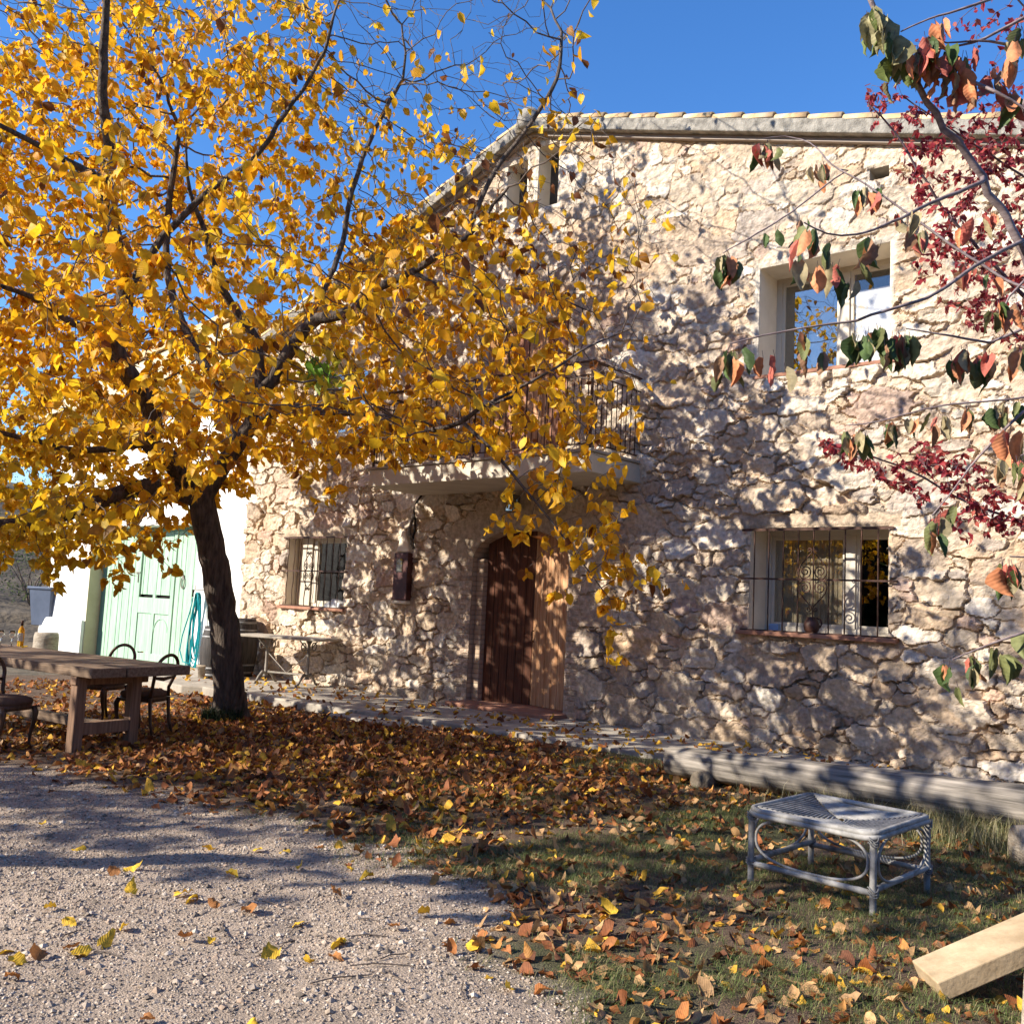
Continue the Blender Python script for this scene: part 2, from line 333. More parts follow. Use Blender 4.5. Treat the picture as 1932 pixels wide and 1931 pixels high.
# stones: variable-radius dart throwing
pts = []; rad = []
PX = np.empty(0); PZ = np.empty(0); PR = np.empty(0); PA = np.empty(0)
for rr, tries in ((.20, 380), (.135, 1600), (.092, 5000), (.064, 13000), (.045, 26000)):
    cx = rng.uniform(XL, XR, tries); cz = rng.uniform(-.2, 9.6, tries); rj = rr*rng.uniform(.8, 1.2, tries)
    ok = cz < ztop(cx)
    for a, b, r in zip(cx[ok], cz[ok], rj[ok]):
        q_ = rng.uniform(1.2, 2.6) if rr > .12 else rng.uniform(1.2, 3.4)
        if rr > .2 and rng.random() < .6: continue
        if len(PX):
            nr = np.abs(PX-a) < .9
            dd = np.hypot((PX[nr]-a)/((PA[nr]+q_)/2), PZ[nr]-b)
            if np.any(dd < (PR[nr]+r)*.82): continue
        PX = np.append(PX, a); PZ = np.append(PZ, b); PR = np.append(PR, r); PA = np.append(PA, q_)
wx = X + (fbm(X*5, Z*5, 4, 2)-.5)*.15 + (fbm(X*21, Z*21, 3, 22)-.5)*.05; wz = Z + (fbm(X*5, Z*5, 4, 6)-.5)*.10 + (fbm(X*21, Z*21, 3, 26)-.5)*.04
F1 = np.full(X.shape, 9.); F2 = np.full(X.shape, 9.); ID = np.zeros(X.shape, int)
ang = rng.normal(0, .16, len(PX)); asp = PA
for k in range(len(PX)):
    R = PR[k]*1.3+.16; i0 = max(0, int((PX[k]-1.9*R-XL)/g)); i1 = int((PX[k]+1.9*R-XL)/g)+2; j0 = max(0, int((PZ[k]-R+.25)/g)); j1 = int((PZ[k]+R+.25)/g)+2
    sx = wx[j0:j1, i0:i1]-PX[k]; sz = wz[j0:j1, i0:i1]-PZ[k]
    if sx.size == 0: continue
    ca, sa = math.cos(ang[k]), math.sin(ang[k]); px_ = sx*ca+sz*sa; pz_ = -sx*sa+sz*ca
    d = ((np.abs(px_)/asp[k])**3.2+np.abs(pz_)**3.2)**(1/3.2)-PR[k]*.8
    a = F1[j0:j1, i0:i1]; b = F2[j0:j1, i0:i1]; idv = ID[j0:j1, i0:i1]
    m1 = d < a; m2 = (~m1) & (d < b)
    b[m1] = a[m1]; a[m1] = d[m1]; idv[m1] = k; b[m2] = d[m2]
gap = (F2-F1)
hr = rng.uniform(0, 1, len(PX)); tx = rng.normal(0, .10, len(PX)); tz = rng.normal(.03, .11, len(PX))
st = sstep(.003, .019, gap)
rough_zone = sstep(.35, .62, fbm(X*.35+3, Z*.35, 3, 71)*.6 + .4*sstep(8.0, 4.0, Z) + .12*sstep(-1, -5, X))
fac = np.abs(vnoise(wx*6, wz*8, None, 44)-.5)*.05 + np.abs(vnoise(wx*13+4, wz*11, None, 45)-.5)*.022
H = st*(.008+.026*hr[ID]*(.35+1.0*rough_zone)) + st*((X-PX[ID])*tx[ID]+(Z-PZ[ID])*tz[ID])*(.5+.9*rough_zone) + st*fac*(.6+.7*rough_zone)
H += (fbm(X*17, Z*22, 4, 41)-.5)*.020 + (np.abs(fbm(X*45, Z*55, 3, 43)-.5))*-.012
H -= (1-st)*.022*(.45+.9*rough_zone)
mort = .003*(1-rough_zone) + (fbm(X*2.6, Z*2.6, 4, 51)-.5)*.085 + (fbm(X*26, Z*26, 3, 52)-.5)*.022 + .002
mcover = sstep(-.003, .004, mort-H)
H = np.maximum(H, mort)
# colour
pal = np.array([[.58, .475, .36], [.64, .54, .425], [.51, .40, .30], [.69, .61, .51], [.56, .42, .29], [.43, .36, .30], [.53, .385, .30]])
pw = np.array([.27, .25, .17, .12, .08, .07, .04]); pid = rng.choice(len(pal), len(PX), p=pw)
sc_ = pal[pid]*rng.uniform(.85, 1.12, (len(PX), 1))
C = sc_[ID]; mc = np.array([.54, .425, .31])*(.85+.3*fbm(X*3, Z*3, 3, 61)[..., None])
mm = np.clip(np.maximum(1-st, mcover), 0, 1)[..., None]
C = C*(1-mm) + mc*mm
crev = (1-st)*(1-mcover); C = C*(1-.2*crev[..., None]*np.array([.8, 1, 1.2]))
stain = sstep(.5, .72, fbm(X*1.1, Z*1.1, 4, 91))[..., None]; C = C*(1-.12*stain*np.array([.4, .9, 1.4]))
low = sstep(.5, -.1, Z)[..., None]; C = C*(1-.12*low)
# brick jambs and smooth lintels round the door
def arch_d(X, Z):      # signed distance-like to the arched opening (negative inside)
    cx = (D0+D1)/2; hw = (D1-D0)/2
    up = np.hypot((X-cx)/hw, np.maximum(Z-DS, 0)/DR)-1
    rect = np.abs(X-cx)-hw
    return np.where(Z > DS, up*DR*1.3, rect)
AD = arch_d(X, Z)
bz = (AD < .26) & (Z < DS)
row = np.floor(Z/.075); bxx = np.abs(X-(D0+D1)/2)+.13*(row % 2); fr = np.minimum(np.minimum((bxx/.26) % 1, 1-(bxx/.26) % 1)*.26, np.minimum((Z/.075) % 1, 1-(Z/.075) % 1)*.075)
bh = .012+.014*sstep(.003, .012, fr)+(fbm(X*20, Z*20, 2, 5)-.5)*.02
wgt = sstep(.27, .2, AD+(fbm(X*9, Z*9, 2, 14)-.5)*.1)*(Z < DS+.1)
H = H*(1-wgt)+bh*wgt; C = C*(1-wgt[..., None])+np.array([.47, .36, .27])*(.8+.4*_h(row, np.floor(bxx/.26), row*0, 4))[..., None]*wgt[..., None]
pl = sstep(.62, .5, AD+(fbm(X*4, Z*4, 3, 19)-.5)*.25)*sstep(DS-.1, DS+.12, Z)
pl = np.maximum(pl, sstep(.1, .0, AD)*(Z > DS-.05))
def rectd(X, Z, r): return np.maximum(np.maximum(r[0]-X, X-r[1]), np.maximum(r[2]-Z, Z-r[3]))
for k in ('lower', 'left'):      # plastered lintel bands
    r = OP[k]; pl = np.maximum(pl, sstep(.04, 0, rectd(X, Z, (r[0]-.12, r[1]+.12, r[3], r[3]+.13))+(fbm(X*7, Z*7, 2, 3)-.5)*.06))
for k in ('att1', 'att2', 'upper', 'upleft'): pl = np.maximum(pl, sstep(.10, .03, rectd(X, Z, OP[k])+(fbm(X*8, Z*8, 2, 3)-.5)*.09))
ph = .022+(fbm(X*5, Z*5, 3, 23)-.5)*.02+(fbm(X*30, Z*30, 2, 24)-.5)*.005
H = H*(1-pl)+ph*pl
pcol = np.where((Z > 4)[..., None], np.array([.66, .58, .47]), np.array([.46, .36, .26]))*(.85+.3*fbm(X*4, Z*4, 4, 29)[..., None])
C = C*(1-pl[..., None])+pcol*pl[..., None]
# openings: cut and snap
cutm = np.zeros(X.shape, bool)[:-1, :-1]; Xc = X[:-1, :-1]+g/2; Zc = Z[:-1, :-1]+g/2
Xs, Zs = X.copy(), Z.copy(); edge = np.full(X.shape, 9.)
for k, r in OP.items():
    cutm |= (Xc > r[0]) & (Xc < r[1]) & (Zc > r[2]) & (Zc < r[3])
    inz = (Z > r[2]-g) & (Z < r[3]+g); inx = (X > r[0]-g) & (X < r[1]+g)
    for e in r[:2]: m_ = inz & (np.abs(X-e) <= g/2); Xs[m_] = e
    for e in r[2:]: m_ = inx & (np.abs(Z-e) <= g/2); Zs[m_] = e
    edge = np.minimum(edge, np.abs(rectd(X, Z, r)))
cutm |= (arch_d(Xc, Zc) < 0)
for e in (D0, D1): m_ = (Z < DS) & (np.abs(X-e) <= g/2); Xs[m_] = e
edge = np.minimum(edge, np.abs(AD))
cutm |= Zc > ztop(Xc)-WT+.06
H = H*sstep(-.02, .05, edge)
Yw = -H
idx = np.arange(X.size).reshape(X.shape)
Q = np.stack([idx[:-1, :-1], idx[:-1, 1:], idx[1:, 1:], idx[1:, :-1]], -1)[~cutm]
used = np.unique(Q); remap = np.full(X.size, -1); remap[used] = np.arange(len(used))
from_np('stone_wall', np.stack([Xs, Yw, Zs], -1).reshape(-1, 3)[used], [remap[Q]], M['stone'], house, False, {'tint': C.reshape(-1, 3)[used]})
# the three plain walls that complete the body
mb = MB(); DEP = 9
mb.box((XR, .02, -.3), (XR+.3, DEP, float(ztop(XR))-.3)); mb.box((XL, DEP, -.3), (XR, DEP+.3, 6.2)); mb.box((XL, .3, -.3), (XL+.28, DEP, float(ztop(XL))-.3))
mb.build('side_wall', M['plaster'], house)
# dark rooms behind the openings (real hollow boxes)
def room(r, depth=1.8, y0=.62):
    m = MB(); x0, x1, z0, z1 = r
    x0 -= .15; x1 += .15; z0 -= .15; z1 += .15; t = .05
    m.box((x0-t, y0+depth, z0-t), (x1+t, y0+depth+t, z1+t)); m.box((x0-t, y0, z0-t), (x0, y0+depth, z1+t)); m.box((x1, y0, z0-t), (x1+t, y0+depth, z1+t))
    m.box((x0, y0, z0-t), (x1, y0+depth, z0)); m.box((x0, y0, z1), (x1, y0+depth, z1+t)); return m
def reveal(r, dpt, mname, parent, y0=0.0, sill=True, t=.12):
    m = MB(); x0, x1, z0, z1 = r
    m.box((x0-t, y0+.003, z0-t), (x0, dpt, z1+t)); m.box((x1, y0+.003, z0-t), (x1+t, dpt, z1+t)); m.box((x0, y0+.003, z1), (x1, dpt, z1+t))
    if sill: m.box((x0, y0+.003, z0-t), (x1, dpt, z0))
    return m.build('reveal', M[mname], parent)
def window(r, dpt, split, frame_m='frame', name='window', glass='glass', wid=.07):
    x0, x1, z0, z1 = r; root = empty(name); root.parent = house
    reveal(r, dpt+.08, 'plaster', root)
    m = MB(); w_ = wid
    m.box((x0, dpt, z0), (x0+w_, dpt+.07, z1)); m.box((x1-w_, dpt, z0), (x1, dpt+.07, z1)); m.box((x0+w_, dpt, z1-w_), (x1-w_, dpt+.07, z1)); m.box((x0+w_, dpt, z0), (x1-w_, dpt+.07, z0+w_))
    m.box((split-.06, dpt-.012, z0+w_), (split+.06, dpt+.06, z1-w_))
    for a, b in ((x0+w_, split-.06), (split+.06, x1-w_)):      # casements
        q = .045
        m.box((a, dpt+.012, z0+w_), (a+q, dpt+.055, z1-w_)); m.box((b-q, dpt+.012, z0+w_), (b, dpt+.055, z1-w_)); m.box((a+q, dpt+.012, z1-w_-q), (b-q, dpt+.055, z1-w_)); m.box((a+q, dpt+.012, z0+w_), (b-q, dpt+.055, z0+w_+q))
    m.build('frame', M[frame_m], root, bevel=.005)
    for a, b in ((x0+w_+.045, split-.105), (split+.105, x1-w_-.045)):
        m = MB(); m.box((a-.01, dpt+.03, z0+w_+.035), (b+.01, dpt+.036, z1-w_-.035)); m.build('pane', M[glass], root)
    room(r, 1.8, dpt+.09).build('room', M['dark'], root)
    return root
wu = window(OP['upper'], .5, 4.70, name='window')
wu['label'] = 'upper window in the sun with a pale shutter behind its right pane'
wu.children[2].data.materials[0] = wu.children[2].data.materials[0]
for _c in wu.children:
    if _c.name.startswith('pane') and _c.data.vertices[0].co.x > 4.7: _c.data.materials[0] = glassmat('clear_pane', .1, (.95, .95, .95))
m = MB(); m.box((4.80, .545, 4.66), (5.36, .56, 5.70)); m.build('inner_shutter', M['plaswhite'], wu)
m = MB(); m.box((3.8, .66, 4.66), (4.62, .67, 5.98)); m.box((3.8, .64, 5.72), (4.62, .655, 5.98)); m.build('inner_curtain', M['meter'], wu)
m = MB(); m.box((3.70, -.035, 4.585), (5.50, .5, 4.629)); m.build('sill', M['terracotta'], wu, bevel=.006)
wl = window(OP['lower'], .45, 4.83, name='window', glass='glass_b'); wl['label'] = 'ground floor window beside the log bench, with scrolled iron bars'
m = MB()
for k in range(26):      # pleated curtain
    a = 3.85+k*.035; m.bar((a, .53+.01*(k % 2), 1.5), (a+.0, .53+.01*(k % 2), 2.64), .037, .012, (0, 1, 0))
m.build('curtain', M['curtain'], wl)
ww = window(OP['left'], .26, -5.22, name='window', glass='glass_b'); ww['label'] = 'ground floor window behind the iron table, with wavy iron bars'
m = MB(); m.box((-5.69, .215, 1.42), (-5.29, .245, 2.68)); m.build('shutter', M['frame'], ww, bevel=.004)
wv = window(OP['upleft'], .2, -4.45, name='window'); wv['label'] = 'upper window half hidden by the yellow tree'
m = MB(); m.box((-5.1, .34, 4.6), (-4.5, .36, 5.8)); m.box((-4.4, .34, 4.6), (-3.85, .36, 5.8)); m.build('curtain', M['plaswhite'], wv)
# window grilles
def spiral(cx, cz, r, a0, turns, sgn, y, n=26):
    P = []
    for i in range(n+1):
        t = i/n; a = a0+sgn*turns*2*math.pi*t; rr = r*(1-.82*t); P.append((cx+rr*math.cos(a), y, cz+rr*math.sin(a)))
    return P
def grille(r, parent, nb, y=-.075, wavy=False, cxs=None):
    x0, x1, z0, z1 = r; m = MB(); e = .075
    for z in (z0-.0, z1-.03): m.bar((x0-e, y, z), (x1+e, y, z), .012, .03)
    zm = (z0+z1)/2; m.bar((x0-e-.03, y-.012, zm), (x1+e+.03, y-.012, zm), .01, .022)
    for z in (z0, z1-.03):
        for x in (x0-e, x1+e): m.bar((x, y, z), (x, .02, z), .018, .018)
    for x in (x0-e-.03, x1+e+.03): m.bar((x, y-.012, zm), (x, .02, zm), .018, .018)
    m.build('grille_frame', M['iron'], parent)
    bars = []
    for i in range(nb):
        x = x0+(i+.5)*(x1-x0)/nb
        m = MB()
        if wavy and i < nb*.5: P = [(x+.012*math.sin(j*1.15+i), y, z0+(z1-z0-.03)*j/16) for j in range(17)]
        else: P = [(x, y, z0), (x, y, z1-.03)]
        m.tube(P, .0085, 6, False); bars.append(x); m.build('grille_bar', M['iron'], parent, True)
    return bars, zm, y
def scroll(cx, zm, y, parent, hw=.155, hh=.34):
    m = MB(); rr = .0075
    for sx in (-1, 1):
        for sz in (-1, 1):
            P = spiral(cx+sx*hw*.5, zm+sz*.095, hw*.42, math.radians(90 if sz < 0 else 270) , 1.6, -sx*sz, y-.02)
            P = P[::-1]; # outer end is at the middle bar
            start = P[-1]
            # sweep: from the inner spiral out, round the belly and up to the small tip scroll
            P2 = [(cx+sx*hw*.5+sx*hw*.46*math.sin(t), y-.02, zm+sz*(.095-.09*math.cos(t)*1.0)) for t in np.linspace(0, 1.5, 6)][1:]
            P3 = [(cx+sx*hw*.86, y-.02, zm+sz*.16), (cx+sx*hw*.5, y-.02, zm+sz*.235), (cx+sx*.012, y-.02, zm+sz*(hh-.04))]
            P4 = spiral(cx+sx*.04, zm+sz*(hh-.015), .03, math.radians(180 if sx > 0 else 0), 1.2, -sx*sz, y-.02, 12)
            m.tube(P+P2+P3+P4, rr, 6, True)
    m.build('grille_scroll', M['iron'], parent, True)
b_, zm, y_ = grille(OP['lower'], wl, 9); scroll(b_[4]+0.0, zm, y_, wl, .18, .36)
b_, zm, y_ = grille(OP['left'], ww, 9, wavy=True); scroll(b_[3]+.1, zm, y_, ww, .15, .34)
m = MB(); m.box((3.62, -.12, 1.385), (5.55, .40, 1.437)); m.build('sill', M['terracotta'], wl, bevel=.008)
m = MB(); m.box((-5.85, -.10, 1.345), (-3.92, .28, 1.397)); m.build('sill', M['terracotta'], ww, bevel=.008)
# attic slots
for k in ('att1', 'att2'):
    o = empty('attic_opening'); o.parent = house; r = OP[k]; reveal(r, .55, 'plaster', o); room(r, 1.2, .56).build('dark_loft', M['dark'], o)
    m = MB(); m.box((r[0], .3, r[2]), (r[1], .33, r[3]-.02)); m.build('back_board', M['oldboard'], o)
o = empty('wall_hole'); o.parent = house; reveal(OP['hole'], .4, 'slab', o, t=.05); m = MB(); m.box((5.1, .4, 6.75), (5.48, .45, 7.05)); m.build('hole_back', M['dark'], o)
# balcony door with folded wooden shutters
bd = empty('balcony_door'); bd.parent = house; reveal(OP['balc'], .3, 'plaster', bd)
for i in range(4):
    m = MB(); x0 = -.95+i*.425
    for j in range(4): m.box((x0+.01+j*.101, .12+.004*(j % 2), 3.52), (x0+.106+j*.101, .15, 5.93))
    m.build('shutter_leaf', M['terracotta'] if i % 2 else M['palewood'], bd, bevel=.004)
room(OP['balc'], 1.0, .31).build('room', M['dark'], bd)
# ---- balcony
bal = empty('balcony'); bal.parent = house
BX0, BX1, BY = -2.17, 2.10, -1.2
m = MB(); m.prism([(BX0, 3.34), (BX0+.02, 3.60), (BX1, 3.60), (BX1, 3.34)], BY, 0.05); o = m.build('slab', M['slabedge'], bal, bevel=.012)
m = MB(); m.box((BX0-.03, BY-.03, 3.603), (BX1+.03, .0, 3.64)); m.build('floor_edging', M['slab'], bal, bevel=.006)
RT = 4.80; iy = BY+.05
m = MB()
m.bar((BX0+.05, iy, RT), (BX1-.05, iy, RT), .05, .022); m.bar((BX0+.05, iy, RT), (BX0+.05, 0, RT), .05, .022); m.bar((BX1-.05, iy-.02, RT), (BX1-.05, 0, RT), .05, .022)
for z in (3.72, 4.62):
    m.bar((BX0+.05, iy, z), (BX1-.05, iy, z), .025, .014); m.bar((BX0+.05, iy, z), (BX0+.05, 0, z), .025, .014); m.bar((BX1-.05, iy, z), (BX1-.05, 0, z), .025, .014)
for x, y in ((BX0+.05, iy), (BX1-.05, iy), (0, iy)): m.bar((x, y, 3.64), (x, y, RT), .028, .028)
m.build('handrail', M['iron'], bal)
nb = 36
for i in range(nb):
    x = BX0+.05+(i+.5)*(BX1-BX0-.1)/nb; m = MB(); m.tube([(x, iy, 3.72), (x, iy, 4.62)], .008, 5, False); m.build('baluster', M['iron'], bal)
for sx in (BX0+.05, BX1-.05):
    for i in range(9):
        y = iy+(i+1)*(-iy)/10; m = MB(); m.tube([(sx, y, 3.72), (sx, y, 4.62)], .008, 5, False); m.build('baluster', M['iron'], bal)
# ---- front door
dr = empty('front_door'); dr.parent = house
m = MB(); m.box((D0+.002, .09, .1), (-.80, .30, DS+.02)); m.build('jamb', M['jamb'], dr, bevel=.02)
m = MB()   # reveal following the arch
n_ = 20; cx = (D0+D1)/2; hw = (D1-D0)/2
outl = [(D0, -.1), (D0, DS)] + [(cx-hw*math.cos(math.pi*i/n_), DS+DR*math.sin(math.pi*i/n_)) for i in range(1, n_)] + [(D1, DS), (D1, -.1)]
for i in range(len(outl)-1):
    (xa, za), (xb, zb) = outl[i], outl[i+1]; d = Vector((xb-xa, zb-za)).normalized(); nx, nz = -d.y*.14, d.x*.14
    m.add([(xa, .003, za), (xb, .003, zb), (xb, .42, zb), (xa, .42, za), (xa+nx, .003, za+nz), (xb+nx, .003, zb+nz), (xb+nx, .42, zb+nz), (xa+nx, .42, za+nz)], [(0,1,2,3),(4,7,6,5),(0,4,5,1),(3,2,6,7)])
m.build('reveal', M['jamb'], dr)
def leaf(x_h, sgn, ang, matn, wl_=.86):
    piv = empty('door_leaf', (x_h, .20, .12)); piv.parent = dr; piv.rotation_euler = (0, 0, ang)
    nP = 6; pw_ = wl_/nP
    for i in range(nP):
        a = i*pw_+.003; b = (i+1)*pw_-.003
        def zt(u):
            X_ = (x_h+sgn*u-cx)/hw; X_ = max(-1, min(1, X_)); return DS-.12+DR*math.sqrt(max(0, 1-X_*X_))+.03
        poly = [(sgn*a, 0), (sgn*b, 0), (sgn*b, zt(b)), (sgn*(a+b)/2, zt((a+b)/2)), (sgn*a, zt(a))]
        m = MB(); m.prism(poly, -.02+.002*(i % 2), .03); o = m.build('plank', M[matn], piv, bevel=.004)
    for z in (.35, 1.3, 2.0): MB().box((min(0, sgn*wl_)+.02, .032, z), (max(0, sgn*wl_)-.02, .06, z+.12)).build('ledge', M[matn], piv)
    return piv
leaf(-.80, 1, math.radians(15), 'shadedwood', .82); pr = leaf(D1-.02, -1, math.radians(-13), 'palewood', .93)
m = MB(); m.tube([(-.86, -.045, .95), (-.86, -.09, .97), (-.86, -.09, 1.1), (-.86, -.045, 1.12)], .009, 6); m.build('handle', M['iron'], pr)
r = (D0, D1, .0, 2.8); room(r, 2.2, .42).build('room', M['dark'], dr)
m = MB(); m.box((-1.0, -.42, -.05), (1.02, .6, .115)); m.build('threshold', M['terracotta'], dr, bevel=.015)
# ---- roof
roof = empty('roof'); roof.parent = house
def slope_pt(s_, side):  # s_ horizontal distance from the ridge
    return (RX+s_*side, RZT-s_*(SL if side > 0 else SLL))
for side, end in ((1, XR-RX+.4), (-1, RX-XL+.35)):
    x1_, z1_ = slope_pt(end, side)
    m = MB(); th = .19
    P = [(RX, RZT), (x1_, z1_), (x1_, z1_-th), (RX, RZT-th)]
    m.prism(P, -.24, -.02); o = m.build('verge', M['concrete'], roof, bevel=.015)
    P = [(RX, RZT-th-.003), (x1_, z1_-th-.003), (x1_, z1_-th-.06), (RX, RZT-th-.06)]
    m = MB(); m.prism(P, -.11, .1); m.build('soffit_course', M['shutter'], roof)
    P = [(RX, RZT-.02), (x1_, z1_-.02), (x1_, z1_-.16), (RX, RZT-.16)]
    m = MB(); m.prism(P, -.015, DEP+.5); m.build('roof_deck', M['tile'], roof)
    # half-round verge tiles, each lapping the next one down
    n_t = int(end/.44)
    sl = SL if side > 0 else SLL
    for i in range(n_t+1):
        s0 = .1+i*.44; s1 = min(s0+.50, end); V = []; Fc = []
        for s_, rr, lift in ((s0, .085, .0), (s1, .105, .022)):
            xx, zz = slope_pt(s_, side)
            for k in range(9):
                a = math.pi*k/8; V.append((xx, -.15+rr*math.cos(a)*1.0, zz-.02+lift+rr*math.sin(a)))
            for k in range(9):
                a = math.pi*k/8; V.append((xx, -.15+(rr-.016)*math.cos(a), zz-.02+lift+(rr-.016)*math.sin(a)))
        for k in range(8): Fc += [(k, k+1, 18+k+1, 18+k), (9+k, 27+k, 27+k+1, 9+k+1), (18+k, 18+k+1, 27+k+1, 27+k), (k, 9+k, 10+k, k+1)]
        MB().add(V, Fc).build('verge_tile', M['tile'], roof, True)
m = MB(); m.tube([(RX, -.2, RZT+.02), (RX, -.1, RZT+.03), (RX, DEP+.5, RZT+.03)], .13, 12); m.build('ridge_tile', M['tile'], roof, True)
m = MB(); m.lathe([(.22, -.22), (.20, -.02), (.17, .08), (.10, .15), (.02, .17)], (RX, -.16, RZT), 12); o = m.build('ridge_cap', M['concrete'], roof, True)

# ------------------------------------------------------------------ white garage building to the left
gar = empty('garage', (0, 0, 0), 0, 'whitewashed outbuilding with large pale green double doors left of the stone house', 'outbuilding')
GL, GD0, GD1, GT = -15.9, -13.68, -8.95, 3.0
m = MB(); m.box((GL, 0, -.4), (GD0, .5, 6.1)); m.box((GD1, .01, -.4), (XL-.02, .5, 6.1)); m.box((GD0, .0, GT), (GD1, .5, 6.1)); m.box((GL, .5, -.4), (GL+.3, 7, 6.1)); m.box((GL+.3, 6.7, -.4), (XL, 7, 6.1))
m.build('wall', M['white'], gar, bevel=.03)
m = MB(); m.box((GL-.12, -.09, -.4), (GD0+.0, -.002, .75)); m.build('plinth', M['white'], gar, bevel=.03)
m = MB(); m.box((GD0-.003, .005, -.2), (GD0+.012, .42, GT)); m.build('door_jamb', M['beige'], gar)  # white pillar's side coloured beige, its shade put into the colour
m = MB(); m.prism([(GL-.3, 6.10), (XL-.03, 7.0), (XL-.03, 7.18), (GL-.3, 6.28)], -.75, 7.3); m.build('roof', M['tile'], gar)
m = MB(); m.prism([(GL-.25, 5.75), (XL-.04, 5.95), (XL-.04, 6.98), (GL-.25, 6.07)], -.68, -.01); m.build('eave_soffit', M['beige'], gar, bevel=.02)
gd = empty('green_door'); gd.parent = gar
m = MB(); m.box((GD0+.013, .33, -.15), (GD0+.2, .42, GT)); m.box((GD1-.08, .33, -.15), (GD1, .42, GT)); m.box((GD0+.2, .33, GT-.1), (GD1-.08, .42, GT)); m.build('door_frame', M['greenshade'], gd, bevel=.006)
def planks(x0, x1, z0, z1, y, n, name):
    m = MB(); wq = (x1-x0)/n
    for i in range(n): m.box((x0+i*wq+.006, y+.004*((i*7) % 3), z0), (x0+(i+1)*wq-.006, y+.035, z1))
    return m.build(name, M['green'], gd, bevel=.004)
GA = GD0+.2; W_ = GD1-.08-GA
planks(GA, GA+W_*.34, -.12, GT-.1, .34, 9, 'door_leaf'); planks(GA+W_*.72, GD1-.08, -.12, GT-.1, .34, 7, 'door_leaf')
planks(GA+W_*.35, GA+W_*.71, 1.45, GT-.1, .36, 8, 'upper_panel')
m = MB(); xa, xb = GA+W_*.345, GA+W_*.715
for a, b in ((xa, xa+.13), (xb-.13, xb), ((xa+xb)/2-.06, (xa+xb)/2+.06)): m.box((a, .32, -.12), (b, .365, 1.45 if a > xa and a < xb-.2 else GT-.1))
for z0_, z1_ in ((-.12, .12), (1.02, 1.38)): m.box((xa+.13, .322, z0_), (xb-.13, .362, z1_))
m.box((xa+.13, .345, .1), (xb-.13, .39, 1.03)); m.build('wicket_door', M['green'], gd, bevel=.008)
m = MB(); m.tube([((xa+xb)/2+.36+.3*math.cos(a), .345, .62+.3*math.sin(a)) for a in np.linspace(0, math.pi, 10)], .018, 5); m.build('arched_moulding', M['green'], gd)
m = MB(); m.tube([(xb+.35+.07*math.cos(a), .32, 1.75+.12*math.sin(a)) for a in np.linspace(0, 6.28, 14)], .014, 6); m.box((xb+.32, .31, 1.84), (xb+.38, .34, 1.92)); m.build('ring_knocker', M['castiron'], gd)
m = MB(); m.bar((xa-.12, .32, 1.95), (xa+.12, .32, 1.95), .02, .03); m.bar((xa+.06, .31, 1.95), (xa+.06, .31, 1.72), .02, .02, (0, 1, 0)); m.build('bolt', M['castiron'], gd)
m = MB(); m.box((GD0+.2, .43, -.1), (GD1-.1, .47, GT)); m.build('door_backing', M['dark'], gd)

# ------------------------------------------------------------------ paving along the house
def slab_poly(name, pts_, z0, z1, mat='slab'):
    m = MB(); m.prism(pts_, z0, z1, 'z'); return tag(m.build(name, M[mat], None, bevel=.02), kind='structure')
def rough_line(xa, ya, xb, yb, n, a=.04): return [(xa+(xb-xa)*i/n, ya+(yb-ya)*i/n+random.uniform(-a, a)) for i in range(n+1)]
slab_poly('paving', rough_line(-9, -2.35, -5.2, -2.3, 6)+rough_line(-4.9, -2.15, -1.25, -1.95, 12)+[(-1.2, .05), (-9, .05)], -.25, .03)
slab_poly('pavement', rough_line(-1.17, -2.0, 3.6, -1.72, 14)+[(3.6, .05), (-1.17, .05)], -.25, .055)
slab_poly('path', rough_line(3.63, -1.55, 9.3, -1.35, 16, .05)+[(9.3, .05), (3.63, .05)], -.25, .03)
slab_poly('step', rough_line(-1.3, -2.42, .6, -2.3, 8)+[(.6, -1.99+.0), (-1.3, -2.02)], -.25, -.0)

# ================================================================== THINGS
def sm(o): 
    o.data.polygons.foreach_set('use_smooth', [True]*len(o.data.polygons)); return o
# wall lantern
wlt = empty('wall_lantern', (-.06, -.01, 3.12), 0, 'small metal and glass lantern on the wall above the arched door', 'lantern')
m = MB(); m.box((-.05, -.06, .02), (.05, -.03, .12)); m.bar((0, -.05, .09), (0, -.16, .11), .02, .02); m.box((-.09, -.25, .1), (.09, -.09, .125)); m.box((-.075, -.235, -.13), (.075, -.105, -.115))
for x_ in (-.075, .075):
    for y_ in (-.235, -.105): m.bar((x_, y_, -.115), (x_, y_, .1), .01, .01)
m.build('lantern_frame', M['bulb'], wlt)
m = MB(); m.box((-.068, -.228, -.112), (.068, -.112, .098)); m.build('lantern_glass', M['glass'], wlt)
# meter box, its whitewashed hood and the cable
mx_ = empty('meter_box', (-2.44, -.03, 1.60), 0, 'dark oxblood meter box on the stone wall left of the door', 'meter box')
m = MB(); m.box((-.17, -.12, .0), (.17, .03, .78)); m.build('case', M['meter'], mx_, bevel=.012)
m = MB(); m.box((-.09, -.135, .46), (.05, -.12, .68)); m.build('meter_window', M['glass'], mx_)
m = MB(); m.box((-.075, -.128, .48), (.035, -.121, .66)); m.build('dial_plate', M['castiron'], mx_)
m = MB(); m.prism([(-.17, .79), (.17, .79), (.02, 1.15), (-.06, 1.15)], -.09, .03); m.build('plaster_hood', M['plaster'], mx_, bevel=.03)
m = MB(); m.box((-.2, -.1, -.06), (.15, .03, -.002)); m.build('ledge', M['plaster'], mx_, bevel=.02)
cb = empty('electric_cable', (-2.30, -.05, 2.7), 0, 'black electric cable hanging from the balcony down to the meter box', 'cable')
